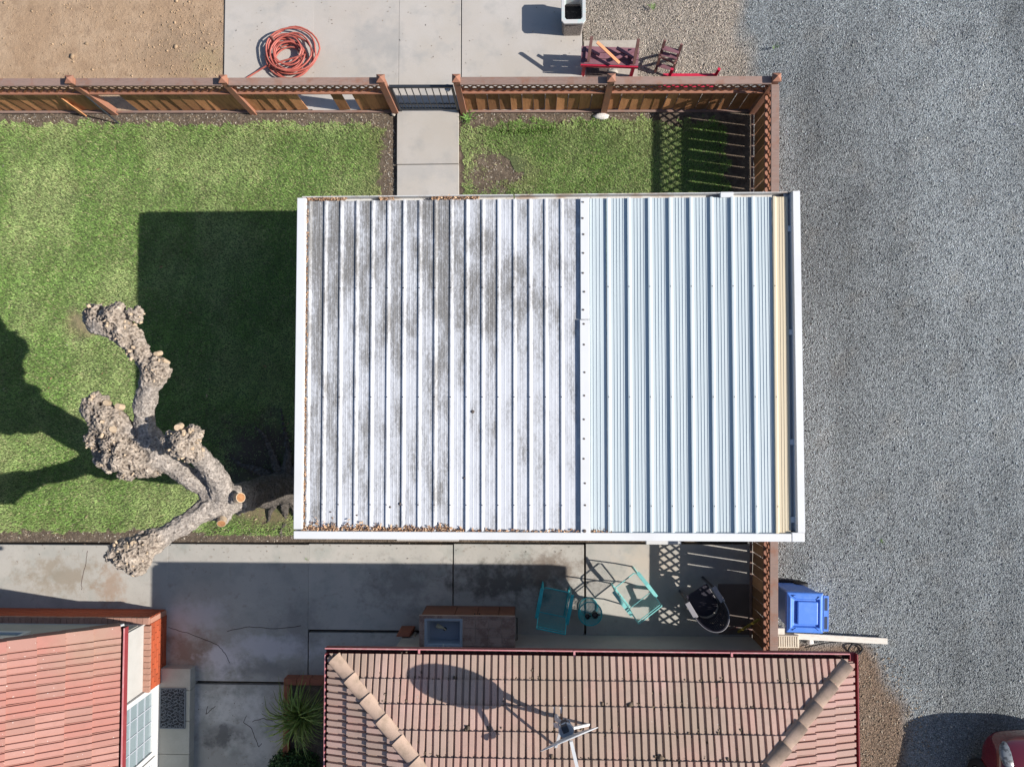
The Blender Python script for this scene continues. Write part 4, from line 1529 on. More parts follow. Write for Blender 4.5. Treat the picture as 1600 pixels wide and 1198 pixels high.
for (px, py) in ((921, 1133), (868, 1164)):
    q_ = P(px, py, ZE + .35)
    q_.z = roof_z(q_.x, q_.y) + .045
    MB().bar(foot + Vector((0.03, 0, .42)) + (mid - foot) * .4, q_, .034, .02).build('strut', M['white_trim'], dish)
lnb = dz - upv * .34 + nrm * .02
arm_end = P(905, 1212, 3.95)
MB().bar(lnb + upv * .25, arm_end, .04, .035).build('feed_arm', M['dish'], dish)
mb = MB().bar(arm_end - Vector((.03, 0, 0)), arm_end + Vector((.0, -.06, .12)), .06, .06)
mb.build('feed_horn', M['dish'], dish, bevel=.012)

# ---- house at lower left
LZE = 3.1
lx_e = P(183, 1090, LZE).x
ly_n = P(183, 979, LZE).y
lwx, lwy = g2(261, 1000)[0], g2(100, 949.5)[1]
LH = thing('gabled_house', 'pale house at left with faded red tile roof, orange brick base and white glass door', 'house', (lwx - 2, lwy - 2, 0))
TP = .64
LD, LW = 5.2, 3.9
MB().span(lwx - LW, lwx - .10, lwy - LD, lwy - .10, -.1, LZE + .08).build('wall', M['stucco_white'], LH)
# gable
gx = lwx - 3.4
mb = MB()
pts = [(lwx - .102, LZE - .1), (lwx - .102, LZE + .13), (gx, LZE + TP * (lx_e - gx) - .08), (gx, LZE - .1)]
mb.add([(x, lwy - .104, z) for x, z in pts] + [(x, lwy - .2, z) for x, z in pts], [(0, 1, 2, 3), (7, 6, 5, 4), (0, 4, 5, 1), (1, 5, 6, 2), (2, 6, 7, 3), (3, 7, 4, 0)])
mb.build('gable', M['stucco_grey'], LH)
MB().span(lwx - LW, lwx - .14, lwy - .0995, lwy - .085, .72, LZE + .05).build('siding', M['stucco_grey'], LH)
# brick wainscot: mortar core and single bricks
BZ = .62
core = MB()
core.span(lwx - LW, lwx - .012, lwy - .098, lwy - .012, -.1, BZ - .068)
core.span(lwx - .098, lwx - .012, lwy - 1.27, lwy - .0985, -.1, BZ - .068)
wains = core.build('brick_wainscot', M['mortar'], LH)
wo = wloc(wains)


def brick_row(p0, d, out, z, L_, h, blen, dep, m, name='brick', off=0.0, kindbox=None):
    d, out = Vector(d), Vector(out)
    s = -off
    while s < L_ - .02:
        a_, b_ = max(s, 0), min(s + blen, L_)
        if b_ - a_ > .03:
            c = Vector(p0) + d * ((a_ + b_) / 2) + out * (-dep / 2 + random.uniform(-.001, .003)) + Vector((0, 0, z + h / 2))
            sx_, sy_ = (b_ - a_ - .008, dep) if abs(d.x) > .5 else (dep, b_ - a_ - .008)
            if kindbox is not None:
                kindbox.span(c.x - sx_ / 2, c.x + sx_ / 2, c.y - sy_ / 2, c.y + sy_ / 2, c.z - h / 2 + .004, c.z + h / 2 - .004)
            else:
                mb = MB().span(-sx_ / 2, sx_ / 2, -sy_ / 2, sy_ / 2, -h / 2 + .004, h / 2 - .004)
                o = mb.build(name, m, wains, world=False)
                o.location = c - wo
        s += blen


zz = 0.02
r_ = 0
while zz < BZ - .075:
    brick_row((lwx, lwy - 1.27, 0), (0, 1, 0), (1, 0, 0), zz, 1.17, .068, .215, .012, M['brick'], off=.107 * (r_ % 2))
    zz += .068
    r_ += 1
kb = MB()
zz = 0.02
r_ = 0
while zz < BZ - .075:
    brick_row((lwx - LW, lwy, 0), (1, 0, 0), (0, 1, 0), zz, LW - .02, .068, .215, .012, M['brick'], off=.107 * (r_ % 2), kindbox=kb)
    zz += .068
    r_ += 1
kb.build('bricks', M['brick'], wains, kind='stuff')
brick_row((lwx + .01, lwy - 1.28, 0), (0, 1, 0), (1, 0, 0), BZ - .066, 1.17, .066, .105, .112, M['brick_cap'])
brick_row((lwx - LW, lwy + .01, 0), (1, 0, 0), (0, 1, 0), BZ - .066, LW - .01, .066, .105, .112, M['brick_cap'])
# white glass door with muntins, east wall
plane_x = lwx - .10


def on_wall(px, py):
    """(y, z) on the east wall plane seen at pixel"""
    d = CM @ Vector(((px - CX) / FPX, -(py - CY) / FPX, -1.0))
    t_ = plane_x / d.x
    return d.y * t_, H + d.z * t_


dy0 = on_wall(246, 1064)[0]
dy1 = on_wall(246, 1171)[0]
for (ya, yb_) in ((dy0, dy1), (dy1 - .03, dy1 - .9)):
    mb = MB()
    zt, zb = 2.25, .24
    fw = .085
    mb.span(plane_x + .001, plane_x + .05, ya - fw, ya, zb, zt)
    mb.span(plane_x + .001, plane_x + .05, yb_, yb_ + fw, zb, zt)
    mb.span(plane_x + .001, plane_x + .049, yb_ + fw, ya - fw, zb, zb + .10)
    mb.span(plane_x + .001, plane_x + .049, yb_ + fw, ya - fw, zt - .1, zt)
    dr = mb.build('glass_door', M['white_trim'], LH)
    MB().span(plane_x + .004, plane_x + .012, yb_ + fw, ya - fw, zb + .10, zt - .1).build('pane', M['glass'], dr)
    for q_ in range(1, 4):
        y_ = yb_ + fw + (ya - yb_ - 2 * fw) * q_ / 4
        MB().span(plane_x + .013, plane_x + .024, y_ - .009, y_ + .009, zb + .101, zt - .101).build('muntin', M['galv'], dr)
    for q_ in range(1, 8):
        z_ = zb + .1 + (zt - zb - .2) * q_ / 8
        MB().span(plane_x + .0135, plane_x + .0235, yb_ + fw + .001, ya - fw - .001, z_ - .009, z_ + .009).build('muntin', M['galv'], dr)
MB().span(plane_x + .001, plane_x + .08, dy1 - .95, dy0 + .08, .202, .238).build('door_sill', M['white_trim'], LH)
# north window
nwx0, nwx1 = P(-60, 990, 1.3).x, P(42, 990, 1.3).x
mb = MB()
wy0 = lwy - .085
mb.span(nwx0, nwx1, wy0 - .002, wy0 + .035, 1.2, 1.27)
mb.span(nwx1 - .07, nwx1, wy0 - .002, wy0 + .034, 1.271, 2.2)
mb.span(nwx0, nwx1 - .071, wy0 - .002, wy0 + .033, 2.13, 2.2)
wf = mb.build('window', M['white_trim'], LH)
MB().span(nwx0, nwx1 - .071, wy0 - .001, wy0 + .008, 1.271, 2.129).build('pane', M['glass'], wf)
# roof slab and tiles, east slope
mb = MB()
zr_ = LZE + TP * (lx_e - gx)
mb.add([(lx_e, ly_n, LZE), (lx_e, ly_n - 5.6, LZE), (gx, ly_n - 5.6, zr_), (gx, ly_n, zr_),
        (lx_e, ly_n, LZE - .05), (lx_e, ly_n - 5.6, LZE - .05), (gx, ly_n - 5.6, zr_ - .05), (gx, ly_n, zr_ - .05)],
       [(0, 3, 2, 1), (4, 5, 6, 7), (0, 1, 5, 4), (0, 4, 7, 3), (3, 7, 6, 2), (1, 2, 6, 5)])
lroof = mb.build('roof', M['underlay'], LH)
mb = MB()
mb.add([(gx - .001, ly_n, zr_), (gx - .001, ly_n - 5.6, zr_), (gx - 3.4, ly_n - 5.6, LZE), (gx - 3.4, ly_n, LZE)], [(0, 3, 2, 1)])
mb.build('far_slope', M['tile_red'], lroof)
kk = 1 / math.sqrt(1 + TP ** 2)
ncol_l = int(5.5 / TW)
upl = Vector((-kk, 0, TP * kk))
o_l = Vector((lx_e + .03, ly_n - .02 - 19 * TW, LZE - .01))
ex_l, c_l = tile_slope(lroof, o_l, (0, 1, 0), upl, 19, 9, M['tile_red'], [], 180, flat=.85)
ex_l2, _ = tile_slope(lroof, o_l - Vector((0, (ncol_l - 19) * TW, 0)), (0, 1, 0), upl, ncol_l - 19, 12, M['tile_red'], [], 0, flat=.85)
ex_l3, _ = tile_slope(lroof, o_l + upl * TL * 9, (0, 1, 0), upl, 19, 3, M['tile_red'], [], 0, flat=.85)
mb = MB()
for vs, fs in ex_l + ex_l2 + ex_l3:
    mb.add(vs, fs)
mb.build('far_roof_tiles', M['tile_red'], lroof, kind='stuff')
# rake (verge) tiles
rm = MB()
rm.add([(-.11, 0, .078), (.035, 0, .078), (.035, 0, -.10), (-.11, TL + .05, .052), (.035, TL + .05, .052), (.035, TL + .05, -.12), (.02, 0, -.1), (.02, TL + .05, -.12)],
       [(0, 1, 4, 3), (1, 2, 5, 4), (0, 3, 3), (2, 6, 7, 5)][:2] + [(2, 6, 7, 5), (0, 6, 2, 1)])
rme = rm.mesh('rake_tile')
rme.materials.append(M['tile_red'])
for j in range(12):
    o = bpy.data.objects.new('rake_tile', rme)
    COL.objects.link(o)
    o.parent = lroof
    rgt = Vector((0, 1, 0))
    o.location = Vector((lx_e + .03, ly_n, LZE + .005)) + upl * (TL * j) - wloc(lroof)
    o.rotation_euler = Matrix((rgt, upl, rgt.cross(upl))).transposed().to_euler()
gutter_run(LH, (lx_e + .012, ly_n - 5.6, LZE + .02), (lx_e + .012, ly_n - .01, LZE + .02), (1, 0, 0), w=.085)
mb = MB()
q_ = P(170, 984, LZE - .35)
mb.bar(q_ + Vector((-.12, .02, .03)), q_ + Vector((.22, .06, 0)), .07, .06)
mb.build('downspout_elbow', M['white_trim'], LH, bevel=.012)

# porch slab in front of the door
px0, px1 = lwx - .098, P(305, 1100, 0).x
pyt = P(280, 1044, .2).y
root = struct('porch')
for (a_, b_) in ((1044, 1078), (1078, 1126), (1126, 1178), (1178, 1330)):
    y1_, y0_ = P(280, a_, .2).y, P(280, b_, .2).y
    o = MB().span(px0, px1, y0_ + .003, y1_ - .003, -.1, .2).build('slab', M['porch'], root, bevel=.008)
# scrolled mat
m0, m1 = P(250.5, 1074, .21), P(289, 1138, .21)
smat = thing('door_mat', 'dark grey scrollwork door mat on the concrete porch by glass door', 'door mat', ((m0.x + m1.x) / 2, (m0.y + m1.y) / 2, .2))
MB().span(m0.x, m1.x, m1.y, m0.y, .202, .208).build('backing', M['iron_dark'], smat)
mw, mh = m1.x - m0.x, m0.y - m1.y
mcx, mcy = (m0.x + m1.x) / 2, (m0.y + m1.y) / 2
mb = MB()
for (a_, b_) in (((-1, -1), (1, -1)), ((1, -1), (1, 1)), ((1, 1), (-1, 1)), ((-1, 1), (-1, -1))):
    mb.bar((mcx + a_[0] * (mw / 2 - .008), mcy + a_[1] * (mh / 2 - .008), .213), (mcx + b_[0] * (mw / 2 - .008), mcy + b_[1] * (mh / 2 - .008), .213), .016, .012)
mb.build('border', M['iron'], smat)
mb = MB()


def scroll(cx_s, cy_s, r0, a0, turns, sgn):
    pts_ = []
    nn_ = int(16 * turns)
    for q in range(nn_ + 1):
        t_ = q / nn_
        rr = r0 * (1 - .75 * t_)
        an = a0 + sgn * t_ * turns * 2 * math.pi
        pts_.append((cx_s + rr * math.cos(an), cy_s + rr * math.sin(an), .213))
    mb.tube(pts_, .0065, 5)


for sxx in (-1, 1):
    for row in range(6):
        yy = mcy - mh / 2 + mh * (row + .5) / 6
        scroll(mcx + sxx * mw * .36, yy, mw * .115, math.pi / 2 if row % 2 else -math.pi / 2, 1.3, sxx * (1 if row % 2 else -1))
    for row in range(9):
        yy = mcy - mh / 2 + mh * (row + .5) / 9
        scroll(mcx + sxx * mw * .115, yy, mw * .105, 0 if row % 2 else math.pi, 1.0, sxx)
for row in range(11):
    yy = mcy - mh / 2 + mh * (row + .5) / 11
    mb.tube([(mcx - mw * .46, yy - .02, .214), (mcx - mw * .2, yy + .025, .214), (mcx, yy - .025, .214), (mcx + mw * .2, yy + .025, .214), (mcx + mw * .46, yy - .02, .214)], .0055, 5)
mb.build('scrollwork', M['iron'], smat)

# ------------------------------------------------------------------ POLLARDED TREE
tree_base = P(452, 760, 0)
tree = thing('pollarded_tree', 'leafless pollarded tree with knobbly cut limbs leaning from beside the carport', 'tree', tree_base)
ZF = 2.15
rgd = {
    'base': (tree_base, .24), 'b1': (P(425, 765, .55), .21), 'b2': (P(392, 773, 1.3), .19), 'fork': (P(352, 782, ZF), .19),
}


def limb(pts_, rs_):
    return [(P(a_, b_, z_), r__) for (a_, b_, z_), r__ in zip(pts_, rs_)]


L_trunk = [rgd['base'], rgd['b1'], rgd['b2'], rgd['fork']]
L1 = [rgd['fork']] + limb([(325, 762, 2.3), (290, 742, 2.5), (258, 722, 2.62), (228, 722, 2.7), (200, 715, 2.8)], [.15, .13, .135, .17, .17])
L1b = limb([(258, 722, 2.62), (240, 700, 2.7), (228, 670, 2.8), (225, 640, 2.9), (232, 605, 3.0), (243, 580, 3.06), (225, 556, 3.12), (205, 530, 3.2), (180, 510, 3.28), (155, 503, 3.3)],
           [.14, .15, .14, .13, .105, .15, .13, .13, .17, .14])
L1c = limb([(230, 700, 2.72), (200, 680, 2.8), (168, 655, 2.9), (150, 640, 2.93)], [.13, .15, .19, .16])
L2 = [rgd['fork']] + limb([(345, 760, 2.35), (325, 728, 2.7), (302, 702, 3.05), (288, 692, 3.25)], [.13, .115, .115, .17])
L3 = [rgd['fork']] + limb([(325, 795, 2.3), (292, 815, 2.5), (262, 832, 2.65), (230, 850, 2.8), (205, 868, 2.9)], [.14, .12, .115, .16, .18])
knobs = [(P(150, 492, 3.32), .14), (P(180, 497, 3.36), .17), (P(212, 492, 3.32), .11), (P(195, 520, 3.28), .17), (P(245, 578, 3.1), .16), (P(215, 548, 3.18), .14),
         (P(150, 632, 2.97), .15), (P(168, 660, 2.92), .21), (P(150, 685, 2.85), .15), (P(195, 712, 2.82), .24), (P(172, 716, 2.8), .19), (P(218, 726, 2.75), .17), (P(160, 702, 2.82), .14), (P(200, 735, 2.74), .13), (P(240, 733, 2.66), .12), (P(180, 690, 2.85), .2),
         (P(286, 692, 3.3), .20), (P(300, 680, 3.3), .14), (P(270, 690, 3.28), .13), (P(300, 705, 3.22), .14),
         (P(200, 866, 2.95), .19), (P(188, 858, 2.93), .14), (P(215, 880, 2.9), .15), (P(228, 852, 2.85), .17), (P(178, 866, 2.9), .10),
         (P(318, 740, 2.45), .10), (P(365, 772, 2.2), .13), (P(350, 806, 2.15), .12)]
bm = bmesh.new()


def add_ball(c, r_, sub=2):
    ret = bmesh.ops.create_icosphere(bm, subdivisions=sub, radius=r_, matrix=Matrix.Translation(c - tree_base))
    return ret


def add_limb(nodes):
    for (p0, r0), (p1, r1) in zip(nodes[:-1], nodes[1:]):
        L_ = (p1 - p0).length
        steps = max(2, int(L_ / (.35 * min(r0, r1))))
        for s_ in range(steps + 1):
            t_ = s_ / steps
            c = p0.lerp(p1, t_)
            wob = noise.noise_vector(c * 2.1) * .03
            add_ball(c + wob, (r0 + (r1 - r0) * t_) * 1.27 * (1 + .24 * noise.noise(c * 3.0)), 2)


for nodes in (L_trunk, L1, L1b, L1c, L2, L3):
    add_limb(nodes)
for c, r_ in knobs:
    add_ball(c, r_, 3)
    for _ in range(6):
        dv = Vector((random.gauss(0, 1), random.gauss(0, 1), random.gauss(.25, 1))).normalized()
        add_ball(c + dv * r_ * .62, r_ * random.uniform(.4, .7), 2)
# root flare
for a_ in range(13):
    an = a_ * .49 + .2
    dv = Vector((math.cos(an), math.sin(an), 0))
    rl = random.uniform(.5, .95) + (.5 if dv.y > .2 and dv.x < .3 else 0)
    for s_ in range(19):
        t_ = s_ / 18
        add_ball(tree_base + dv * (.1 + rl * t_) + Vector((0, 0, .16 * (1 - t_) ** 2 - .02)) + noise.noise_vector(tree_base + dv * t_ * 2) * .22 * t_ * Vector((1, 1, .1)).length * .7 + Vector((0, 0, .0)), .11 * (1 - t_) ** 1.3 + .026, 1)
# cut stub arms
stubs = [(P(352, 782, ZF), P(372, 778, 2.42), .082, 'big'), (P(350, 796, ZF), P(347, 812, 2.33), .074, 'big')]
for p0, p1, r_, _ in stubs:
    for s_ in range(6):
        add_ball(p0.lerp(p1, s_ / 6.2), r_, 2)
tm = bpy.data.meshes.new('trunk_raw')
bm.to_mesh(tm)
bm.free()
tmp = bpy.data.objects.new('trunk_raw', tm)
COL.objects.link(tmp)
rmod = tmp.modifiers.new('r', 'REMESH')
rmod.mode = 'VOXEL'
rmod.voxel_size = 0.0125
dg = bpy.context.evaluated_depsgraph_get()
tme = bpy.data.meshes.new_from_object(tmp.evaluated_get(dg))
bpy.data.objects.remove(tmp)
tme.name = 'trunk'
nv = len(tme.vertices)
co = np.empty(nv * 3, np.float32)
tme.vertices.foreach_get('co', co)
co = co.reshape(-1, 3).astype(float)
no = np.empty(nv * 3, np.float32)
tme.vertices.foreach_get('normal', no)
no = no.reshape(-1, 3)
wco = co + np.array(tree_base)
kc = np.array([tuple(c) for c, _ in knobs[:25]])
kr = np.array([r_ for _, r_ in knobs[:25]])
kd = np.min(np.linalg.norm(wco[:, None] - kc[None], axis=2) / kr[None], axis=1)
kw = np.clip((1.75 - kd) / .6, 0, 1)
nz1 = np.array([noise.noise(Vector(p) * 9.0) for p in wco])
nz2 = np.array([noise.noise(Vector(p) * 40.0) for p in wco])
nz4 = np.array([noise.noise(Vector((p[0] * 21, p[1] * 21, p[2] * 12)) + Vector((5, 9, 2))) for p in wco])
nz3 = np.array([noise.noise(Vector((p[0] * 14, p[1] * 14, p[2] * 4))) for p in wco])
rid = 1 - np.abs(nz4) * 3.2
rid2 = 1 - np.abs(nz2) * 3.0
kg = np.maximum(kw, .42 * np.clip(.5 + nz1 * 1.6, 0, 1))
disp = nz1 * (.022 + .026 * kw) + nz2 * .008 + kg * (.022 * rid + .013 * rid2 - .015) + nz3 * .012 * (1 - kw)
co += no * disp[:, None]
tme.vertices.foreach_set('co', co.astype(np.float32).ravel())
grey = np.array((0.37, 0.325, 0.285))
cream = np.array((0.39, 0.325, 0.265))
pale = np.array((0.56, 0.48, 0.385))
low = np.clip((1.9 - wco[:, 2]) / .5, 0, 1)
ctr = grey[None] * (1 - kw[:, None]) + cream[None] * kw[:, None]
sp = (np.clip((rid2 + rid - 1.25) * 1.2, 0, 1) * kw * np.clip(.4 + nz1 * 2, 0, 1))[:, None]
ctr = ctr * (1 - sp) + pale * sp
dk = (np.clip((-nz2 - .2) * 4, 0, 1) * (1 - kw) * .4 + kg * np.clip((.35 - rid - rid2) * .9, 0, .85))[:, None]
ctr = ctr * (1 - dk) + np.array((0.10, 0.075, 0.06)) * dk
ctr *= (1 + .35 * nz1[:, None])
ctr = ctr * (1 - .66 * low[:, None])  # lower trunk colour darkened to paint in the shade by the carport
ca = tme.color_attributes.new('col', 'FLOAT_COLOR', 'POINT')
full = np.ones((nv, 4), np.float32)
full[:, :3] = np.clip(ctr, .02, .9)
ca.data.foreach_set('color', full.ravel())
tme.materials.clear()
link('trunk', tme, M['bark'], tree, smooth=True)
# fresh orange cut faces
for p0, p1, r_, _ in stubs:
    d = (p1 - p0).normalized()
    e0 = p1 + d * (r_ * .62)
    cf = MB().tube([e0 - d * .06, e0 + d * .035], [r_ * .94, r_ * .90], 18).build('cut_face', M['cutpale'], tree)
    MB().tube([e0 + d * .035, e0 + d * .037], [r_ * .78, r_ * .78], 18).build('heartwood', M['cutwood'], cf)
# pruned twig stubs with pale ends on the knobs
mb1 = MB()
for c, r_ in knobs[:25]:
    for _ in range(11):
        dv = Vector((random.gauss(0, 1), random.gauss(0, 1), random.gauss(.2, 1))).normalized()
        rr = random.uniform(.005, .016) if random.random() < .8 else random.uniform(.018, .028)
        e = c + dv * (r_ * random.uniform(1.0, 1.22))
        mb1.tube([e - dv * .10, e + dv * .012], [rr * 1.15, rr], 7)
mb1.build('twig_stubs', M['cutpale'], tree, kind='stuff')
for (px, py, z_, r_) in ((178, 487, 3.5, .035), (187, 531, 3.42, .035), (243, 553, 3.22, .04), (254, 561, 3.2, .035), (165, 629, 3.1, .05), (183, 634, 3.06, .05), (176, 670, 3.12, .06),
                         (277, 668, 3.48, .055), (298, 673, 3.45, .05), (268, 687, 3.42, .05), (298, 700, 3.42, .05), (195, 855, 3.12, .06), (208, 849, 3.08, .05)):
    c = P(px, py, z_ - .05)
    MB().tube([c - Vector((random.gauss(0, .02), random.gauss(0, .02), .12)), c], [r_ * .95, r_ * .8], 12).build('cut_stub', M['cutpale'], tree)

# ------------------------------------------------------------------ TOP: hose, planter, broken furniture
hc = P(455, 91, 0)
hose = thing('garden_hose', 'coiled red garden hose lying on the concrete pad', 'hose', (hc.x, hc.y, .03))
hp = []
turns = 12
rs = [random.uniform(.20, .50) for _ in range(turns + 1)]
offs = [(random.gauss(0, .06), random.gauss(0, .06)) for _ in range(turns + 1)]
for i in range(turns * 26):
    t_ = i / 26
    q0 = int(t_)
    f_ = t_ - q0
    f_ = f_ * f_ * (3 - 2 * f_)
    rr = rs[q0] + (rs[q0 + 1] - rs[q0]) * f_
    ox = offs[q0][0] + (offs[q0 + 1][0] - offs[q0][0]) * f_
    oy = offs[q0][1] + (offs[q0 + 1][1] - offs[q0][1]) * f_
    an = t_ * 2 * math.pi
    hp.append((hc.x + ox + rr * math.cos(an), hc.y + oy + rr * .93 * math.sin(an), .047 + .012 * t_ + .022 * abs(math.sin(an * 1.5 + q0))))
    hp[-1] = tuple(Vector(hp[-1]) + noise.noise_vector(Vector((an * .9, q0 * 3.1, 0))) * .035 * Vector((1, 1, .3)).length * .6)
end = P(384, 122, .05)
last = Vector(hp[-1])
for s_ in range(1, 9):
    t_ = s_ / 8
    hp.append(tuple(last.lerp(Vector((hc.x - .42, hc.y + .05, .12)), t_) + Vector((0, -.25 * t_, 0))))
hp.append(tuple(P(402, 112, .06)))
hp.append(tuple(P(384, 123, .05)))
hp.append(tuple(P(366, 138, .05)))
MB().tube(hp, .0165, 7).build('tube', M['hose'], hose, smooth=True)
a_ = Vector(hp[0])
c = P(424, 57, .25)
MB().tube([P(440, 75, .06), P(430, 66, .12), P(426, 60, .2), c], [.014, .014, .016, .018], 8).build('nozzle', M['brown_wood'], hose)

# square planter
pc = P(896, 15, .5)
w2 = .205
pl = thing('square_planter', 'square exposed aggregate planter with pale rim on pad corner', 'planter', (pc.x, pc.y, .03))


def octo(w_, c_):
    return [(-w_ + c_, -w_), (w_ - c_, -w_), (w_, -w_ + c_), (w_, w_ - c_), (w_ - c_, w_), (-w_ + c_, w_), (-w_, w_ - c_), (-w_, -w_ + c_)]


def ring_prism(outer, inner, z0, z1, zi0, closed=True):
    mb = MB()
    n_ = len(outer)
    o2 = [(x * .9, y * .9) for x, y in outer] if z0 < .1 else outer
    vs = [(x, y, z0) for x, y in o2] + [(x, y, z1) for x, y in outer] + [(x, y, z1) for x, y in inner] + [(x, y, zi0) for x, y in inner]
    fs = []
    for i in range(n_):
        j = (i + 1) % n_
        fs += [(i, j, n_ + j, n_ + i), (n_ + i, n_ + j, 2 * n_ + j, 2 * n_ + i), (2 * n_ + i, 2 * n_ + j, 3 * n_ + j, 3 * n_ + i)]
    if closed:
        fs.append(tuple(reversed(range(n_))))
    mb.add(vs, fs)
    return mb


ring_prism([(x, y * 1.25) for x, y in octo(w2, .04)], [(x, y * 1.25) for x, y in octo(w2 - .045, .03)], 0, .46, .2).build('body', M['aggregate'], pl, world=False)
ring_prism([(x, y * 1.25) for x, y in octo(w2 + .012, .045)], [(x, y * 1.25) for x, y in octo(w2 - .048, .03)], .461, .50, .30, False).build('rim', M['white_rim'], pl, world=False, bevel=.006)
MB().prism([(x, y * 1.25) for x, y in octo(w2 - .046, .03)], .16, .22).build('soil', M['dark_inside'], pl, world=False)

# flagstone and coir mat beneath the table
a_, b_ = P(912, 64, 0), P(996, 121, 0)
o = MB().span(a_.x, b_.x, b_.y, a_.y, -.1, .01).build('flagstone', M['flag'], bevel=.008)
tag(o, 'flat pale paving stone beneath the plum table', 'paving stone')
a_, b_ = P(916, 104, .02), P(953, 124, .02)
o = MB().span(a_.x, b_.x, b_.y, a_.y, .0125, .022).build('coir_mat', M['rug'])
tag(o, 'small dark brown coir mat beside the fence under the plum table', 'mat')

# plum table with red legs
tz = .50
t0, t1 = P(908, 74, tz), P(998, 101, tz)
tcx, tcy = (t0.x + t1.x) / 2, (t0.y + t1.y) / 2
tw, td = t1.x - t0.x, t0.y - t1.y
tb = thing('low_table', 'weathered plum table with red legs beside the planter, stacked with scrap', 'table', (tcx, tcy, 0), R(-3))
for i in range(3):
    y = -td / 2 + td * (i + .5) / 3
    MB().span(-tw / 2, tw / 2, y - td / 6 + .004, y + td / 6 - .004, tz - .025, tz).build('table_slat', M['plum'], tb, world=False, bevel=.003)
for sx_ in (-1, 1):
    for sy_ in (-1, 1):
        x, y = sx_ * (tw / 2 - .07), sy_ * (td / 2 - .04)
        MB().span(x - .03, x + .03, y - .025, y + .025, -.02, tz - .026).build('leg', M['red_paint'], tb, world=False)
MB().span(-tw / 2, tw / 2, -td / 2 - .022, -td / 2 - .002, tz - .07, tz - .003).build('apron', M['red_paint'], tb, world=False)
# upturned stool on the table
us = thing('upturned_stool', 'broken plum stool frame lying upside down on the plum table', 'stool', (tcx, tcy, tz), R(-4))
for x in (-tw * .37, tw * .42):
    for (y0_, y1_, hh) in ((td * .28, td * .34, .40),):
        MB().bar((x, y0_ - .24, .06), (x + .015, y1_, hh), .045, .05, (1, 0, 0)).build('leg', M['brown_wood'], us, world=False)
    MB().bar((x - .02, -td * .42, .022), (x - .02, td * .42, .022), .07, .04).build('cross_bar', M['plum'], us, world=False)
MB().bar((-tw * .35, td * .18, .06), (-tw * .18, -.02, .06), .05, .03).build('brace', M['plum'], us, world=False)
MB().bar((tw * .05, -td * .30, .06), (tw * .40, td * .22, .08), .05, .03).build('brace', M['plum'], us, world=False)
MB().bar((tw * .10, td * .30, .10), (tw * .44, -td * .22, .10), .05, .03).build('brace', M['plum'], us, world=False)
a_, b_ = P(933, 66, .75), P(968, 99, .62)
o = thing('orange_slat', 'orange wooden slat laid slantwise across the plum table', 'wood slat', b_)
MB().bar(b_, a_, .05, .02).build('slat', M['orange_wood'], o)

# broken chair frame
bc = P(1040, 100, 0)
fc = thing('broken_chair', 'broken brown wooden chair frame standing behind the fence on tan gravel', 'chair', bc, R(-14))
for x in (-.15, .15):
    MB().bar((x, -.20, 0.02), (x, .06, .66), .035, .045, (1, 0, 0)).build('side_rail', M['brown_wood'], fc, world=False)
    MB().bar((x, .16, -.03), (x, -.10, .38), .035, .04, (1, 0, 0)).build('leg', M['brown_wood'], fc, world=False)
for yy, z_ in ((-.14, .17), (-.04, .40), (.0, .52)):
    MB().bar((-.15, yy, z_), (.15, yy - .01, z_ + .01), .07, .02, (0, -.4, 1)).build('slat', M['plum'], fc, world=False)
MB().bar((-.14, .02, .16), (.14, -.14, .36), .03, .03).build('brace', M['brown_wood'], fc, world=False)
# red bench frame behind the fence
ra, rb = P(1036, 122.5, .38), P(1117, 122.5, .38)
rbn = thing('red_bench', 'bright red low bench frame showing over the fence beside the broken chair', 'bench', ((ra.x + rb.x) / 2, ra.y, 0))
for dy_ in (0, -.2):
    MB().bar(ra + Vector((0, dy_ + .03, 0)), rb + Vector((0, dy_ + .03, 0)), .10, .03).build('seat_slat', M['red_paint'], rbn)
for q_ in (ra, rb):
    for dy_ in (.03, -.22):
        MB().span(q_.x - .025, q_.x + .025, q_.y + dy_ - .025, q_.y + dy_ + .025, -.04, .363).build('leg', M['red_paint'], rbn)
MB().bar(rb + Vector((0, .03, .017)), rb + Vector((.02, .06, .22)), .05, .05).build('arm_post', M['red_paint'], rbn)
MB().bar(ra + Vector((.10, .0, .017)), ra + Vector((.12, .06, .22)), .05, .05).build('arm_post', M['red_paint'], rbn)


# ------------------------------------------------------------------ rocks, weeds
def rock(name, label, px, py, sx_, sy_, sz_, m=None):
    c_ = P(px, py, 0)
    bm_ = bmesh.new()
    bmesh.ops.create_icosphere(bm_, subdivisions=3, radius=1)
    for v_ in bm_.verts:
        f_ = 1 + .3 * noise.noise(v_.co * 1.7 + Vector((px, py, 0)))
        v_.co = Vector((v_.co.x * sx_, v_.co.y * sy_, v_.co.z * sz_)) * f_
    me_ = bpy.data.meshes.new(name)
    bm_.to_mesh(me_)
    bm_.free()
    o_ = link(name, me_, m or M['rock'], smooth=True)
    o_.location = (c_.x, c_.y, sz_ * .5 - .02)
    return tag(o_, label, 'rock')


rock('rock', 'whitish rock lying at the foot of the middle fence post right of the gate', 939, 182, .14, .065, .05)
rock('rock', 'small pale stone at fence post foot on left side of the gate', 615, 178, .05, .05, .04, M['flag'])
rock('rock', 'flat tan stone between plum table and fence post cap', 957, 113, .10, .06, .05, M['flag'])
rock('rock', 'pale lump of rubble on the ground beside cream block', 1266, 1002, .06, .05, .04)


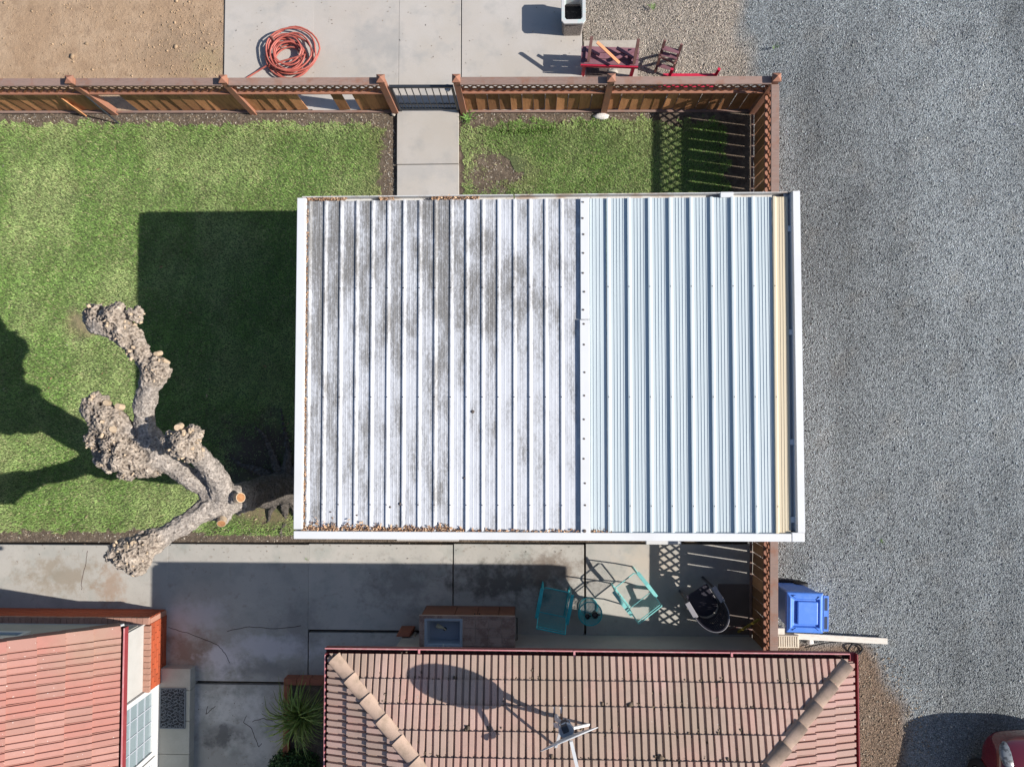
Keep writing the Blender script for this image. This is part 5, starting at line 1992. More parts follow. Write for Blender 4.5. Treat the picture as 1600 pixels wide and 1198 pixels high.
def weed(label, px, py, r_, nleaf, h=.16, z0=-.01):
    c_ = P(px, py, z0)
    w_ = thing('weed', label, 'plant', c_)
    me_ = MB().add([(0, -.012, 0), (0, .012, 0), (.5, .05, .4), (.5, -.05, .4), (1, 0, .5)], [(0, 3, 2, 1), (3, 4, 2)]).mesh('leaf')
    me_.materials.append(M['weed'])
    for i_ in range(nleaf):
        o_ = bpy.data.objects.new('leaf', me_)
        COL.objects.link(o_)
        o_.parent = w_
        rr = r_ * random.uniform(.5, 1.1)
        o_.location = (random.gauss(0, r_ * .2), random.gauss(0, r_ * .2), 0)
        o_.scale = (rr, rr * random.uniform(1.0, 1.8), h * random.uniform(.5, 1.4))
        o_.rotation_euler = (0, 0, random.uniform(0, 6.28))
    return w_


weed('bright green weed tuft at the walkway edge beside the right gate post', 733, 187, .16, 34)
weed('green weed tuft in tan gravel behind the broken furniture', 1020, 14, .09, 22)
weed('small green weed growing alone in grey gravel above the fence corner', 1211, 75, .07, 14)
weed('tiny green weed near concrete slab joint under the tree knob', 480, 873, .05, 8, .06, .02)
weed('small orange-green weed lying in grey gravel right of carport', 1375, 846, .06, 10)

# ------------------------------------------------------------------ PATIO FURNITURE
SZ = .02          # patio surface


def wire_grid(mb, f, nu, nv_, r_):
    """f(u, v) -> point; wires both ways"""
    for i in range(nu + 1):
        mb.tube([f(i / nu, j / 6) for j in range(7)], r_, 3, caps=False)
    for j in range(nv_ + 1):
        mb.tube([f(i / 6, j / nv_) for i in range(7)], r_, 3, caps=False)


def patio_chair(label, loc, rz_, m, scale=1.0, mesh_r=.0022, nu=26):
    """mesh patio chair facing +y: two side frames, flat arms, wire seat and back"""
    ch = thing('patio_chair', label, 'chair', loc, rz_, 'wire patio chairs on the concrete')
    w_, sd, sh, bh = .245, .23, .40, .86
    for sg in (-1, 1):
        x = sg * w_
        MB().tube([(x, sd, 0.012), (x, -.30, .012)], .012, 6).build('runner', m, ch, world=False)
        MB().tube([(x, sd, .0125), (x, sd + .015, sh * .55), (x, sd, sh + .20)], .012, 6).build('leg', m, ch, world=False)
        MB().tube([(x, -.29, .0125), (x, -.20, sh * .7), (x, -.235, sh + .18), (x, -.36, bh)], .012, 6).build('back_post', m, ch, world=False)
        xa = sg * (w_ + .022)
        MB().add([(xa - .028, sd + .02, sh + .20), (xa + .028, sd + .02, sh + .20), (xa + .034, 0, sh + .235), (xa - .034, 0, sh + .235), (xa + .028, -.27, sh + .21), (xa - .028, -.27, sh + .21),
                  (xa - .028, sd + .02, sh + .185), (xa + .028, sd + .02, sh + .185), (xa + .034, 0, sh + .22), (xa - .034, 0, sh + .22), (xa + .028, -.27, sh + .195), (xa - .028, -.27, sh + .195)],
                 [(0, 1, 2, 3), (3, 2, 4, 5), (7, 6, 9, 8), (8, 9, 11, 10), (1, 7, 8, 2), (2, 8, 10, 4), (6, 0, 3, 9), (9, 3, 5, 11), (0, 6, 7, 1), (5, 4, 10, 11)]).build('armrest', m, ch, world=False)
    MB().tube([(-w_, -.36, bh), (w_, -.36, bh)], .013, 6).build('top_rail', m, ch, world=False)
    MB().tube([(-w_, -.345, bh - .06), (w_, -.345, bh - .06)], .009, 6).build('top_rail', m, ch, world=False)

    def seat_f(u, v_):
        return ((u - .5) * 2 * (w_ - .015), sd - v_ * (sd + .205), sh - .03 * math.sin(math.pi * v_) - (.02 * (1 - v_) if v_ < .1 else 0))

    def back_f(u, v_):
        return ((u - .5) * 2 * (w_ - .015), -.21 - .135 * v_ - .02 * math.sin(math.pi * v_), sh + .01 + (bh - sh - .08) * v_)
    mb_ = MB().tube([(-w_ + .01, sd - .04, sh), (-w_ + .05, sd, sh), (w_ - .05, sd, sh), (w_ - .01, sd - .04, sh), (w_ - .01, -.205, sh), (-w_ + .01, -.205, sh)], .011, 6, closed=True)
    mb_.build('seat_frame', m, ch, world=False)
    s_ = MB()
    wire_grid(s_, seat_f, nu, nu, mesh_r)
    s_.build('seat_mesh', m, ch, world=False, kind='stuff')
    s_ = MB()
    wire_grid(s_, back_f, nu, nu, mesh_r)
    s_.build('back_mesh', m, ch, world=False, kind='stuff')
    return ch


c1_ = P(866, 941, .4)
patio_chair('dark teal wire patio chair standing wholly in shade next to the mesh side table', (c1_.x, c1_.y, SZ), R(-11), M['teal'], mesh_r=.0020)
c2_ = P(990, 921, .35)
patio_chair('pale teal wire patio chair partly in sun, turned towards the side table', (c2_.x - .02, c2_.y - .0, SZ), R(38), M['teal_pale'], mesh_r=.0008, nu=14)

# mesh side table with two mugs
sc_ = P(922, 958, .45)
stb = thing('side_table', 'round teal mesh side table holding two black mugs', 'side table', (sc_.x, sc_.y, SZ))
rt = .205
MB().tube([(rt * math.cos(a2), rt * math.sin(a2), .45) for a2 in np.linspace(0, 2 * math.pi, 25)[:-1]], .010, 6, closed=True).build('rim', M['teal'], stb, world=False)
MB().tube([(rt * .8 * math.cos(a2), rt * .8 * math.sin(a2), .02) for a2 in np.linspace(0, 2 * math.pi, 25)[:-1]], .010, 6, closed=True).build('base_ring', M['teal'], stb, world=False)
mb = MB()
for i in range(-8, 9):
    x = i * rt / 8.5
    l_ = math.sqrt(max(rt * rt - x * x, 0))
    if l_ > .02:
        a45 = math.pi / 4
        for an in (a45, -a45):
            ca_, sa_ = math.cos(an), math.sin(an)
            mb.tube([(x * ca_ - y * sa_, x * sa_ + y * ca_, .45) for y in (-l_, l_)], .0038, 4)
mb.build('table_mesh', M['teal'], stb, world=False, kind='stuff')
mb = MB()
for i in range(44):
    an = 2 * math.pi * i / 44
    for tw_ in (.5, -.5):
        mb.tube([(rt * (1 - .2 * t_) * math.cos(an + tw_ * t_), rt * (1 - .2 * t_) * math.sin(an + tw_ * t_), .45 - .43 * t_) for t_ in (0, .35, .7, 1)], .0032, 3)
mb.build('side_mesh', M['teal'], stb, world=False, kind='stuff')


def mug(label, px, py, r_, h):
    c_ = P(px, py, .47 + h)
    mg = thing('mug', label, 'mug', (c_.x, c_.y, SZ + .458), 0, 'black mugs on the side table')
    MB().lathe([(0, 0.002), (r_ * .85, 0.002), (r_, .01), (r_, h), (r_ * .88, h), (r_ * .85, h * .5), (0, h * .5)], 18).build('cup', M['mug'], mg, world=False, smooth=False)
    MB().lathe([(0, h * .5 + .004), (r_ * .6, h * .5 + .004)], 14).build('drink', M['mug_in'], mg, world=False)
    MB().tube([(r_ * .98, 0, h * .85), (r_ * 1.5, 0, h * .75), (r_ * 1.5, 0, h * .4), (r_ * .98, 0, h * .25)], .007, 6).build('handle', M['mug'], mg, world=False)


mug('larger black mug on the mesh side table, right one', 930, 961, .056, .10)
mug('smaller black mug on the mesh side table, left one', 918, 963, .042, .09)

# black plastic tub armchair
ac_ = P(1098, 938, .42)
arm = thing('plastic_armchair', 'black plastic armchair with slotted curved back near the fence', 'chair', (ac_.x, ac_.y, SZ), R(31))


def seat_poly(w_, d_, n_=8):
    pts_ = [(-w_, d_), (w_, d_)]
    for i in range(n_ + 1):
        a2 = -math.pi * i / n_
        pts_.append((w_ * math.cos(a2), -d_ * .35 + .20 * math.sin(a2)))
    return pts_


MB().prism(seat_poly(.215, .22), .40, .425).build('seat', M['black'], arm, world=False, bevel=.008)
# curved slotted back shell: columns of slats around an arc
nb_ = 26


def shell(th, z_):
    f_ = (z_ - .40) / .48
    rx, ry = .235 + .05 * f_, .24 + .10 * f_
    return Vector((rx * math.sin(th), -.08 - ry * math.cos(th), z_))


th_lim = R(88)
top_h = lambda th: .66 + .21 * max(0, math.cos(th * .98)) ** .8
for i in range(nb_):
    ta = -th_lim + 2 * th_lim * i / nb_
    tb_ = -th_lim + 2 * th_lim * (i + .84) / nb_
    mb = MB()
    z_s = [.41, .50, .60, .70, .80, .9]
    zt_ = top_h((ta + tb_) / 2) - .06
    zs = [.43 + (zt_ - .43) * q2 / 4 for q2 in range(5)]
    vi = [shell(ta, z_) for z_ in zs] + [shell(tb_, z_) for z_ in zs]
    vo = [v_ * 1.0 + Vector((v_.x, v_.y + .08, 0)).normalized() * .010 for v_ in vi]
    nn = 5
    vs = vi + vo
    fs = []
    for q2 in range(4):
        fs += [(q2, q2 + 1, nn + q2 + 1, nn + q2), (2 * nn + q2, 3 * nn + q2, 3 * nn + q2 + 1, 2 * nn + q2 + 1), (q2, 2 * nn + q2, 2 * nn + q2 + 1, q2 + 1), (nn + q2, nn + q2 + 1, 3 * nn + q2 + 1, 3 * nn + q2)]
    mb.add(vs, fs)
    mb.build('back_slat', M['black'], arm, world=False)
ths = np.linspace(-th_lim, th_lim, 29)


def band(zf0, zf1, thick=.016, name='back_rim'):
    mb_ = MB()
    for th in ths:
        z0_, z1_ = zf0(th), zf1(th)
        a2, b2 = shell(th, z0_), shell(th, z1_)
        o2 = Vector((a2.x, a2.y + .08, 0)).normalized() * thick
        base_ = len(mb_.v)
        mb_.v += [tuple(a2 - o2 * .3), tuple(b2 - o2 * .3), tuple(b2 + o2), tuple(a2 + o2)]
        if base_:
            p_ = base_ - 4
            for e0, e1 in ((0, 1), (1, 2), (2, 3), (3, 0)):
                mb_.f.append((p_ + e0, p_ + e1, base_ + e1, base_ + e0))
    n_ = len(mb_.v)
    mb_.f += [(0, 3, 2, 1), (n_ - 4, n_ - 3, n_ - 2, n_ - 1)]
    mb_.build(name, M['black'], arm, world=False)


band(lambda t_: top_h(t_) - .065, lambda t_: top_h(t_), .022)
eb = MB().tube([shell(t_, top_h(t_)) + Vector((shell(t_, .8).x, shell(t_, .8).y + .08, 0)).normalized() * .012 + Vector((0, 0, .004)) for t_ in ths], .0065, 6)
eb.build('rim_highlight', M['sunlit_paint'], arm, world=False)  # pale strip painted as sun catching the top of the back
band(lambda t_: .40, lambda t_: .44, .016, 'lower_rim')
band(lambda t_: (.44 + top_h(t_) - .06) / 2 - .012, lambda t_: (.44 + top_h(t_) - .06) / 2 + .012, .014, 'middle_band')
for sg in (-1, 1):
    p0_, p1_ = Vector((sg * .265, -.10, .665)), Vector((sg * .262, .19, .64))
    MB().bar(p0_, p1_, .085, .02).build('armrest', M['sunlit_paint'], arm, world=False, bevel=.006)  # pale arm colour paints in the sunlight
    MB().bar((sg * .262, .17, .632), (sg * .24, .21, .0), .055, .035, (1, 0, 0)).build('leg', M['black'], arm, world=False)
    MB().bar((sg * .20, -.20, .40), (sg * .235, -.28, .0), .05, .035, (1, 0, 0)).build('leg', M['black'], arm, world=False)
for i in range(9):
    x = -.16 + .04 * i
    MB().bar((x, .215, .4272), (x, .12, .4272), .014, .004).build('seat_rib', M['black'], arm, world=False)

# taupe mat and yellow stick by the fence
a_, b_ = P(1122, 912, .03), P(1177, 991, .03)
o = MB().span(a_.x, b_.x, b_.y, a_.y, .024, .034).build('floor_mat', M['taupe'])
tag(o, 'plain taupe floor mat beside the fence behind the black armchair', 'mat')
a_, b_ = P(1153, 987, .03), P(1186, 967, .55)
t = thing('yellow_stick', 'yellow wooden stick leaning on the fence near house corner', 'stick', a_)
MB().bar(a_, b_, .035, .025).build('rod', M['stick'], t)
o = MB().tube([P(1138, 984, .03), P(1160, 976, .05), P(1183, 990, .04)], .012, 6).build('twig', M['brown_wood'])
tag(o, 'thin brown twig on the patio below the yellow stick', 'twig')

# sink counter
kz = .74
ka, kb_ = P(655, 961, kz), P(805, 961, kz)
kyb = wy + .012
kx0, kx1 = ka.x, kb_.x
kyf = ka.y
cnt = thing('outdoor_counter', 'brown outdoor cabinet with tiled top against house wall, holding a sink', 'counter', ((kx0 + kx1) / 2, (kyf + kyb) / 2, SZ))
MB().span(kx0 + .02, kx1 - .02, kyb, kyf - .03, SZ, kz - .24).span(kx0 + .02, kx1 - .02, kyf - .06, kyf - .03, kz - .239, kz - .05).span(kx0 + .02, kx0 + .04, kyb, kyf - .061, kz - .239, kz - .05).span(kx1 - .04, kx1 - .02, kyb, kyf - .061, kz - .239, kz - .05).build('cabinet', M['cabinet'], cnt)
edges = [0, .36, .60, .83, 1.0]
for i in range(4):
    xa, xb_ = kx0 + .02 + (kx1 - kx0 - .04) * edges[i], kx0 + .02 + (kx1 - kx0 - .04) * edges[i + 1]
    dr = MB().span(xa + .006, xb_ - .006, kyf - .0295, kyf - .012, SZ + .06, kz - .06).build('cabinet_door', M['cabinet'], cnt, bevel=.004)
    if i in (1, 2):
        xk = xb_ - .04 if i == 1 else xa + .04
        MB().bar((xk, kyf - .006, kz - .16), (xk, kyf - .006, kz - .10), .014, .02, (0, 1, 0)).build('handle', M['rubber'], dr)
sk0, sk1 = P(664, 968, kz).x, P(722, 968, kz).x
sky1, sky0 = P(690, 966.5, kz).y, P(690, 1015, kz).y
mb = MB()
mb.span(kx0, kx1, sky1, kyf, kz - .048, kz - .006)
mb.span(kx0, sk0, kyb, sky1 - .001, kz - .048, kz - .006)
mb.span(sk1, kx1, kyb, sky1 - .001, kz - .048, kz - .006)
top = mb.build('countertop', M['grout'], cnt)


def ctile(x0_, x1_, y0_, y1_):
    g_ = .004
    o_ = MB().span(-(x1_ - x0_) / 2 + g_, (x1_ - x0_) / 2 - g_, -(y1_ - y0_) / 2 + g_, (y1_ - y0_) / 2 - g_, -.004, .003).build('tile', M['counter'], top, world=False, bevel=.002)
    o_.location = Vector(((x0_ + x1_) / 2, (y0_ + y1_) / 2, kz)) - wloc(top)


nt_ = 6
for i in range(nt_):
    ctile(kx0 + (kx1 - kx0) * i / nt_, kx0 + (kx1 - kx0) * (i + 1) / nt_, sky1 + .0, kyf)
ctile(kx0, sk0, (sky1 + kyb) / 2, sky1)
ctile(kx0, sk0, kyb, (sky1 + kyb) / 2)
for i in range(4):
    for j in range(3):
        x_ = sk1 + (kx1 - sk1) * i / 4
        y_ = kyb + (sky1 - kyb) * j / 3
        ctile(x_, x_ + (kx1 - sk1) / 4, y_, y_ + (sky1 - kyb) / 3)
# sink basin (set into the counter: lifts out)
snk = thing('sink', 'grey blue drop-in sink in the left half of the tiled counter', 'sink', ((sk0 + sk1) / 2, (sky0 + sky1) / 2, kz))
g_ = .035
xi0, xi1, yi0, yi1 = sk0 + g_, sk1 - g_, sky0 + .10, sky1 - g_
mb = MB()
o4 = [(sk0 - .008, sky0 - .01), (sk1 + .008, sky0 - .01), (sk1 + .008, sky1 + .008), (sk0 - .008, sky1 + .008)]
i4 = [(xi0, yi0), (xi1, yi0), (xi1, yi1), (xi0, yi1)]
f4 = [(xi0 + .03, yi0 + .03), (xi1 - .03, yi0 + .03), (xi1 - .03, yi1 - .03), (xi0 + .03, yi1 - .03)]
vs = [(x, y, kz + .004) for x, y in o4] + [(x, y, kz + .018) for x, y in o4] + [(x, y, kz + .018) for x, y in i4] + [(x, y, kz - .2) for x, y in f4]
fs = []
for r0 in (0, 4, 8):
    fs += [(r0 + i, r0 + (i + 1) % 4, r0 + 4 + (i + 1) % 4, r0 + 4 + i) for i in range(4)]
fs.append((12, 13, 14, 15))
mb.add(vs, fs)
mb.build('basin', M['sink'], snk, bevel=.012)
dxm = (xi0 + xi1) / 2
MB().lathe([(0, .003), (.028, .003), (.034, 0)], 14, (dxm, (yi0 + yi1) / 2, kz - .199)).build('drain', M['rubber'], snk)
mb = MB().tube([(dxm, yi0 - .05, kz + .02), (dxm, yi0 - .05, kz + .18), (dxm + .02, yi0 + .01, kz + .24), (dxm + .03, yi0 + .07, kz + .20)], .010, 8)
mb.build('tap', M['galv'], snk, smooth=True)
for sx_ in (-1, 1):
    MB().lathe([(0, .05), (.018, .05), (.022, .03), (.014, 0)], 10, (dxm + sx_ * .10, yi0 - .05, kz + .019)).build('tap_handle', M['white_trim'], snk)
c_ = P(688, 979, kz - .15)
t = thing('scrub_brush', 'cream scrub brush lying at the bottom of the sink', 'brush', (c_.x, c_.y, kz - .19))
MB().tube([c_ + Vector((-.07, .02, -.02)), c_ + Vector((-.02, .0, -.02)), c_ + Vector((.05, -.02, -.02))], [.035, .038, .018], 10).build('head', M['cream'], t)
MB().bar(c_ + Vector((.04, -.02, -.025)), c_ + Vector((.10, -.06, -.025)), .022, .014).build('handle', M['cream'], t)
# towel rail on the right end of the counter
xr = P(808, 990, .62).x
mb = MB().tube([(kx1 - .018, kyf - .06, .62), (xr, kyf - .06, .62), (xr, kyb + .08, .62), (kx1 - .018, kyb + .08, .62)], .010, 8)
mb.build('towel_rail', M['rubber'], cnt)

# terracotta planter box and pale pipe left of the counter
a_, b_ = P(617, 987, .35), P(643, 1014, .35)
t = thing('terracotta_box', 'rust brown box standing against house wall left of the counter', 'box', ((a_.x + b_.x) / 2, (a_.y + b_.y) / 2, SZ))
mb = MB()
yb_ = max(b_.y, wy + .02)
mb.add([(a_.x, yb_, .0 + SZ), (b_.x - .02, yb_, SZ), (b_.x + .02, a_.y + .02, SZ), (a_.x + .06, a_.y + .02, SZ), (a_.x, yb_, .30), (b_.x - .04, yb_, .30), (b_.x - .02, a_.y - .02, .24), (a_.x + .06, a_.y - .02, .24)],
       [(3, 2, 1, 0), (4, 5, 6, 7), (0, 1, 5, 4), (1, 2, 6, 5), (2, 3, 7, 6), (3, 0, 4, 7)])
mb.build('case', M['terracotta'], t, bevel=.02)
a_, b_ = P(649, 989, .05), P(634, 1016, .62)
t = thing('drain_pipe', 'pale pipe leaning on the house wall between box and counter', 'pipe', a_)
MB().tube([a_, a_.lerp(b_, .25), b_], .032, 12).build('pipe', M['pvc'], t, smooth=True)
MB().tube([a_.lerp(b_, .2), a_.lerp(b_, .3)], .042, 12).build('collar', M['pvc'], t, smooth=True)

# brick planter with spiky plant
a_, b_ = P(443, 1060, .22), P(520, 1200, .22)
bp_ = thing('brick_planter', 'low terracotta edged planter bed along the tiled house side wall', 'planter', ((a_.x + b_.x) / 2, (a_.y + b_.y) / 2, SZ))
bxr = wx0 - .01
bx0_, by1_ = a_.x, a_.y
kwid = .11
x = bx0_
while x < bxr - .05:
    x2 = min(x + .24, bxr)
    o = MB().span(-(x2 - x) / 2 + .004, (x2 - x) / 2 - .004, -kwid / 2, kwid / 2, SZ - .02, .22).build('brick', M['terracotta'], bp_, world=False, bevel=.006)
    o.location = (((x + x2) / 2) - bp_.location.x, by1_ - kwid / 2 - bp_.location.y, -SZ)
    x = x2
y = by1_ - kwid - .002
while y > by1_ - 1.9:
    y2 = y - .24
    o = MB().span(-kwid / 2, kwid / 2, -.116, .116, SZ - .02, .22).build('brick', M['terracotta'], bp_, world=False, bevel=.006)
    o.location = (bx0_ + kwid / 2 - bp_.location.x, (y + y2) / 2 - bp_.location.y, -SZ)
    y = y2
MB().span(bx0_ + kwid, bxr, by1_ - 1.9, by1_ - kwid, SZ - .02, .15).build('soil', M['soil'], bp_)

sp_ = P(472, 1118, .25)
spk = thing('spiky_plant', 'green grassy spiky plant with arching leaves growing in the brick planter', 'plant', (sp_.x, sp_.y, .15))
leaf_ms = []
for vvar in range(8):
    mb = MB()
    up_, out_ = random.uniform(.34, .62), random.uniform(.85, 1.1)
    nn_ = 7
    for i in range(nn_ + 1):
        t_ = i / nn_
        r__ = out_ * t_
        z_ = up_ * math.sin(min(1.0, t_ * 1.15) * math.pi * .62) - .22 * t_ ** 3
        wd_ = .011 * (1 - t_ ** 2) + .0012
        bend = .06 * math.sin(t_ * 2 + vvar)
        mb.v += [(r__, bend - wd_, z_), (r__, bend + wd_, z_ + .004)]
    mb.f += [(2 * i, 2 * i + 2, 2 * i + 3, 2 * i + 1) for i in range(nn_)]
    me_ = mb.mesh('leaf')
    me_.materials.append(M['leaf_spike'])
    leaf_ms.append(me_)
for i in range(290):
    o = bpy.data.objects.new('leaf', leaf_ms[i % 8])
    COL.objects.link(o)
    o.parent = spk
    s_ = random.uniform(.35, .80)
    o.scale = (s_ * random.uniform(.7, 1.05), s_ * 1.2, s_ * random.uniform(.8, 1.5))
    o.location = (random.gauss(0, .04), random.gauss(0, .04), 0)
    o.rotation_euler = (random.gauss(0, .12), random.gauss(0, .15), random.uniform(0, 2 * math.pi))

# clipped bush below it
bc_ = P(455, 1212, .35)
bush = thing('round_bush', 'dense dark green clipped bush at the bottom edge below the spiky plant', 'bush', (bc_.x, bc_.y, SZ))
n = 5200
u_ = rng.normal(0, 1, (n, 3))
u_ /= np.linalg.norm(u_, axis=1)[:, None]
u_[:, 2] = np.abs(u_[:, 2])
rad_ = rng.uniform(.72, 1.03, n) * (1 + .1 * np.sin(u_[:, 0] * 7) * np.cos(u_[:, 1] * 6))
pts = u_ * rad_[:, None] * np.array((.50, .42, .48)) + np.array((0, 0, .04))
s = rng.uniform(.016, .028, n)
gcol = np.array([(0.035, 0.085, 0.02), (0.05, 0.12, 0.025), (0.075, 0.15, 0.035), (0.028, 0.065, 0.018)])
scatter('foliage', LEAF_V, LEAF_T, pts, np.stack([s * 1.2, s, s], -1), rotmats(n, rng, 1.2), gcol[rng.integers(0, 4, n)], M['leaf_bush'], bush)
MB().tube([(0, 0, 0), (.02, 0, .2), (.05, .02, .36)], [.035, .03, .015], 7).build('stem', M['brown_wood'], bush, world=False)

# ------------------------------------------------------------------ BLUE BIN, PLANKS
bz = 1.02
b0, b1 = P(1229, 926, bz), P(1297, 991, bz)
bcx, bcy = (b0.x + b1.x) / 2, (b0.y + b1.y) / 2
bw_, bd_ = b1.x - b0.x, b0.y - b1.y
binn = thing('wheelie_bin', 'blue plastic wheeled bin with closed lid standing on gravel against the fence', 'bin', (bcx, bcy, -.04), R(-1.5))
x1_, y1_ = bw_ / 2 - .07, bd_ / 2 - .03
x0_, y0_ = x1_ * .86, y1_ * .86
mb = MB()
mb.add([(-x0_, -y0_, .04), (x0_, -y0_, .04), (x0_, y0_, .04), (-x0_, y0_, .04), (-x1_, -y1_, bz - .06), (x1_, -y1_, bz - .06), (x1_, y1_, bz - .06), (-x1_, y1_, bz - .06)],
       [(3, 2, 1, 0), (0, 1, 5, 4), (1, 2, 6, 5), (2, 3, 7, 6), (3, 0, 4, 7), (4, 5, 6, 7)])
mb.build('body', M['bin_blue'], binn, world=False, bevel=.03)
# lid: stepped grid with sunken border channel and raised centre panel
mb = MB()
hx, hy = bw_ / 2, bd_ / 2
steps_ = [(0.0, 0.0, bz - .045), (.012, .012, bz - .005), (.03, .03, bz + .004), (.06, .085, bz + .022), (.09, .10, bz + .02), (.13, .12, bz - .018)]
rings_ = []
for (ix, iy, z_) in steps_:
    xl, xr_ = -hx + ix * 1.0, hx - ix * .8 - .085
    rings_.append([(xl, -hy + iy, z_), (xr_, -hy + iy, z_), (xr_, hy - iy, z_), (xl, hy - iy, z_)])
for r_i, rg in enumerate(rings_):
    mb.v += rg
for r_i in range(len(rings_) - 1):
    b_0 = r_i * 4
    for i in range(4):
        mb.f.append((b_0 + i, b_0 + (i + 1) % 4, b_0 + 4 + (i + 1) % 4, b_0 + 4 + i))
b_0 = (len(rings_) - 1) * 4
mb.f.append((b_0, b_0 + 1, b_0 + 2, b_0 + 3))
mb.f.append((3, 2, 1, 0))
mb.build('lid', M['bin_blue'], binn, world=False, bevel=.008)
MB().span(-.17, .17, -.19, .19, bz - .0165, bz + .022).build('lid_panel', M['bin_blue'], binn, world=False, bevel=.035)
for sy_ in (-1, 1):
    for (x_a, y_a, x_b, y_b) in ((-hx + .10, sy_ * (hy - .055), -hx + .16, sy_ * (hy - .09)), (hx - .21, sy_ * (hy - .105), hx - .155, sy_ * (hy - .06)), (-hx + .10, sy_ * (hy - .055), -hx + .155, sy_ * (hy - .05))):
        MB().bar((x_a, y_a, bz + .024), (x_b, y_b, bz + .024), .012, .016).build('lid_rib', M['bin_blue'], binn, world=False)
    MB().bar((hx - .045, sy_ * .055, bz - .02), (hx - .045, sy_ * .25, bz - .02), .05, .04).build('handle', M['bin_dark'], binn, world=False)  # dark bars fill the grip slots as painted shade
    w_ = MB().tube([(x0_ - .02, sy_ * (y0_ - .03), .12), (x0_ - .02, sy_ * (y0_ + .03), .12)], .12, 20)
    w_.build('wheel', M['rubber'], binn, world=False)
MB().span(hx - .085, hx - .07, -.29, .29, bz - .05, bz - .002).span(hx - .02, hx, -.29, .29, bz - .045, bz - .004).span(hx - .0695, hx - .0205, -.05, .05, bz - .045, bz - .004).span(hx - .0695, hx - .0205, -.29, -.255, bz - .045, bz - .004).span(hx - .0695, hx - .0205, .255, .29, bz - .045, bz - .004).build('handle_bar', M['bin_blue'], binn, world=False)

o = thing('painted_shadow', 'black bar standing in for the shadow on gravel behind the blue bin', 'painted shadow', P(1224, 911, -.03))
MB().bar(P(1212, 905, -.01), P(1250, 911, -.01), .06, .03).build('strip', M['rubber'], o, bevel=.01)  # black bar painted in as a ground shadow
a_, b_ = P(1240, 993, .05), P(1386, 1001, .05)
o = thing('white_plank', 'long white painted plank lying on the gravel in front of the blue bin', 'plank', a_)
MB().bar(a_, b_, .105, .04).build('board', M['white_wood'], o, bevel=.004)
a_, b_ = P(1215, 992, .12), P(1249, 1012, .12)
blk = thing('concrete_block', 'cream grooved concrete block between fence end and maroon gutter', 'block', ((a_.x + b_.x) / 2, (a_.y + b_.y) / 2, -.04))
MB().span(a_.x, b_.x, b_.y, a_.y, -.04, .12).build('block_body', M['cream_block'], blk, bevel=.01)
for i in range(9):
    x = a_.x + .03 + (b_.x - a_.x - .06) * i / 8
    MB().bar((x, b_.y + .02, .124), (x, a_.y - .02, .124), .02, .012).build('rib', M['cream_block'], blk)
o = MB().span(P(1214, 985, .1).x, P(1226, 985, .1).x, P(1220, 991, .1).y, P(1220, 981, .1).y, -.04, .1).build('small_block', M['white_wood'], bevel=.006)
tag(o, 'small white wood offcut tucked between the fence and the blue bin', 'wood block')
rc = P(1336, 1013, -.02)
o = MB().tube([(rc.x + .12 * math.cos(a2), rc.y + .09 * math.sin(a2), .0 + .02 * math.sin(a2 * 3)) for a2 in np.linspace(0, 2 * math.pi, 24)[:-1]], .016, 8, closed=True)
for pp in ([P(1258, 1011, 0), P(1290, 1004, .01), P(1320, 1001, .01), P(1338, 1004, .01)],):
    o.tube(pp, .010, 6)
o = o.build('black_tubing', M['rubber'], smooth=True)
tag(o, 'loop of black tubing on bare earth at the tiled house corner', 'tubing')

# ------------------------------------------------------------------ RED CAR (only its corner is in view)
fx, fy = 8.55, -5.48
car = thing('parked_car', 'dark red car at the bottom right corner, front end showing', 'car', (fx, fy, -.04))
stn = [(0.0, .46, .34, .52, .60), (-.06, .68, .26, .60, .70), (-.18, .80, .22, .68, .80), (-.38, .87, .2, .76, .92), (-.8, .885, .2, .78, .95), (-1.25, .895, .2, .88, 1.04), (-1.9, .895, .2, .93, 1.46), (-2.6, .895, .2, .94, 1.52),
       (-3.3, .89, .2, .94, 1.48), (-3.9, .87, .22, .94, 1.25), (-4.25, .82, .26, .90, 1.0), (-4.38, .7, .32, .74, .85)]
mb = MB()
prof_n = 9
for (y, w_, zl, zb, zt) in stn:
    half_p = [(w_ * .90, zl), (w_ * .99, zl + .12), (w_, (zl + zb) / 2 + .05), (w_ * .985, zb), (w_ * (.80 if zt - zb > .3 else .93), zb + (zt - zb) * (.86 if zt - zb > .3 else .62)), (w_ * .55, zt - .015), (0, zt)]
    full_p = half_p + [(-x, z) for x, z in reversed(half_p[:-1])]
    mb.v += [(x, y, z) for x, z in full_p]
np_ = 13
for i in range(len(stn) - 1):
    for j in range(np_ - 1):
        mb.f.append((i * np_ + j, i * np_ + j + 1, (i + 1) * np_ + j + 1, (i + 1) * np_ + j))
    mb.f.append((i * np_ + np_ - 1, i * np_, (i + 1) * np_, (i + 1) * np_ + np_ - 1))
mb.f.append(tuple(reversed(range(np_))))
mb.f.append(tuple((len(stn) - 1) * np_ + j for j in range(np_)))
o = mb.build('body', M['car_red'], car, world=False, smooth=True)
sb_ = o.modifiers.new('sub', 'SUBSURF')
sb_.levels = 2
sb_.render_levels = 2
MB().add([(-.66, -1.32, 1.09), (.66, -1.32, 1.09), (.62, -1.86, 1.445), (-.62, -1.86, 1.445), (-.66, -1.32, 1.07), (.66, -1.32, 1.07), (.62, -1.86, 1.425), (-.62, -1.86, 1.425)],
         [(0, 1, 2, 3), (7, 6, 5, 4), (0, 4, 5, 1), (1, 5, 6, 2), (2, 6, 7, 3), (3, 7, 4, 0)]).build('windscreen', M['car_glass'], car, world=False)
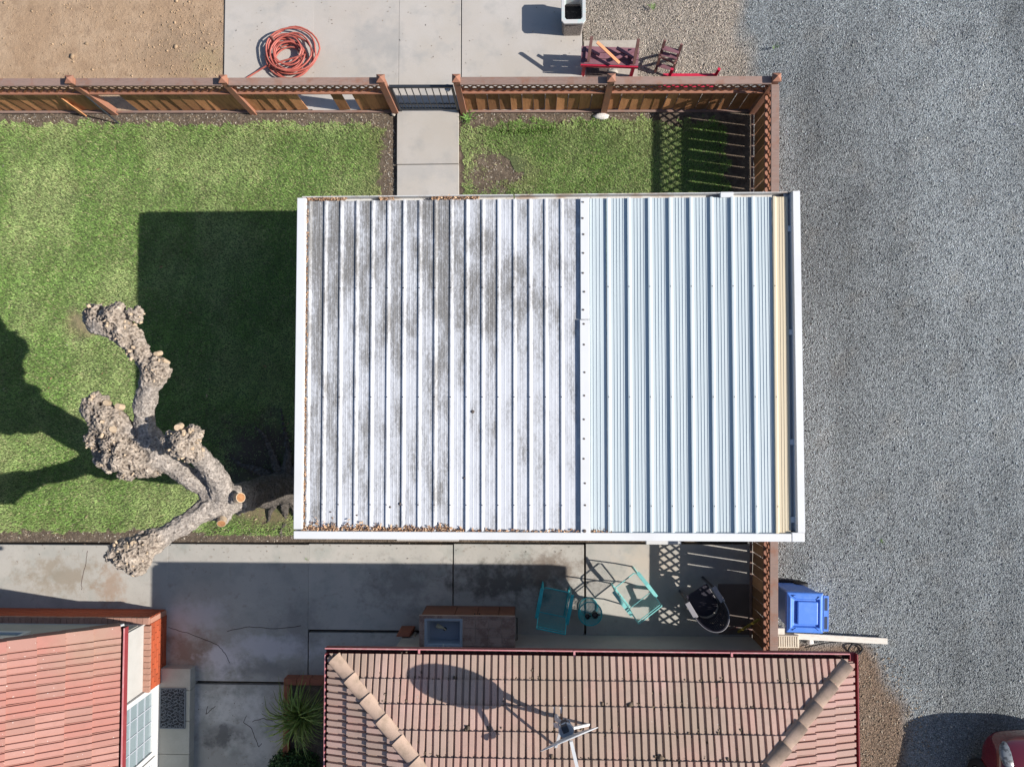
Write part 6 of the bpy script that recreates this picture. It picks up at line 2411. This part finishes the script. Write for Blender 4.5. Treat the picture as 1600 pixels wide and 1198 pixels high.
for sg in (-1, 1):
    MB().add([(sg * .885, -1.6, .98), (sg * .885, -3.4, .98), (sg * .77, -3.2, 1.36), (sg * .77, -2.0, 1.36), (sg * .865, -1.6, .98), (sg * .865, -3.4, .98), (sg * .75, -3.2, 1.36), (sg * .75, -2.0, 1.36)],
             [(0, 1, 2, 3), (7, 6, 5, 4), (0, 4, 5, 1), (1, 5, 6, 2), (2, 6, 7, 3), (3, 7, 4, 0)]).build('side_window', M['car_glass'], car, world=False)
    # headlight on the corner of the wing
    bm_ = bmesh.new()
    bmesh.ops.create_uvsphere(bm_, u_segments=20, v_segments=12, radius=1)
    rotm = Matrix.Rotation(R(-34) * -sg, 4, 'Z') @ Matrix.Rotation(R(-34), 4, 'X')
    bmesh.ops.transform(bm_, verts=bm_.verts[:], matrix=Matrix.Translation((sg * .62, -.28, .715)) @ rotm @ Matrix.Diagonal((.20, .24, .08, 1)))
    me_ = bpy.data.meshes.new('headlight')
    bm_.to_mesh(me_)
    bm_.free()
    hl = link('headlight', me_, M['lamp_glass'], car, smooth=True)
    MB().lathe([(0, .05), (.06, .05), (.075, 0), (.06, -.02)], 14, (sg * .62, -.33, .69)).build('reflector', M['chrome'], hl, world=False, smooth=True)
    for yw in (-.88, -3.5):
        wh = MB()
        nw_ = 24
        prof_w_ = [(.22, -.10), (.30, -.11), (.325, -.08), (.33, 0), (.325, .08), (.30, .11), (.22, .10)]
        for (r__, xo) in prof_w_:
            for q2 in range(nw_):
                a2 = 2 * math.pi * q2 / nw_
                wh.v.append((sg * .815 + xo, yw + r__ * math.cos(a2), .33 + r__ * math.sin(a2)))
        for i in range(len(prof_w_) - 1):
            for q2 in range(nw_):
                wh.f.append((i * nw_ + q2, i * nw_ + (q2 + 1) % nw_, (i + 1) * nw_ + (q2 + 1) % nw_, (i + 1) * nw_ + q2))
        wheel = wh.build('wheel', M['rubber'], car, world=False, smooth=True)
        rim_ = MB().tube([(sg * .76, yw, .33), (sg * .915, yw, .33)], [.22, .20], 20)
        rim_.build('rim', M['chrome'], wheel, world=False)
MB().bar((-.45, -.10, .40), (.45, -.10, .40), .05, .10).build('grille', M['rubber'], car, world=False, bevel=.01)
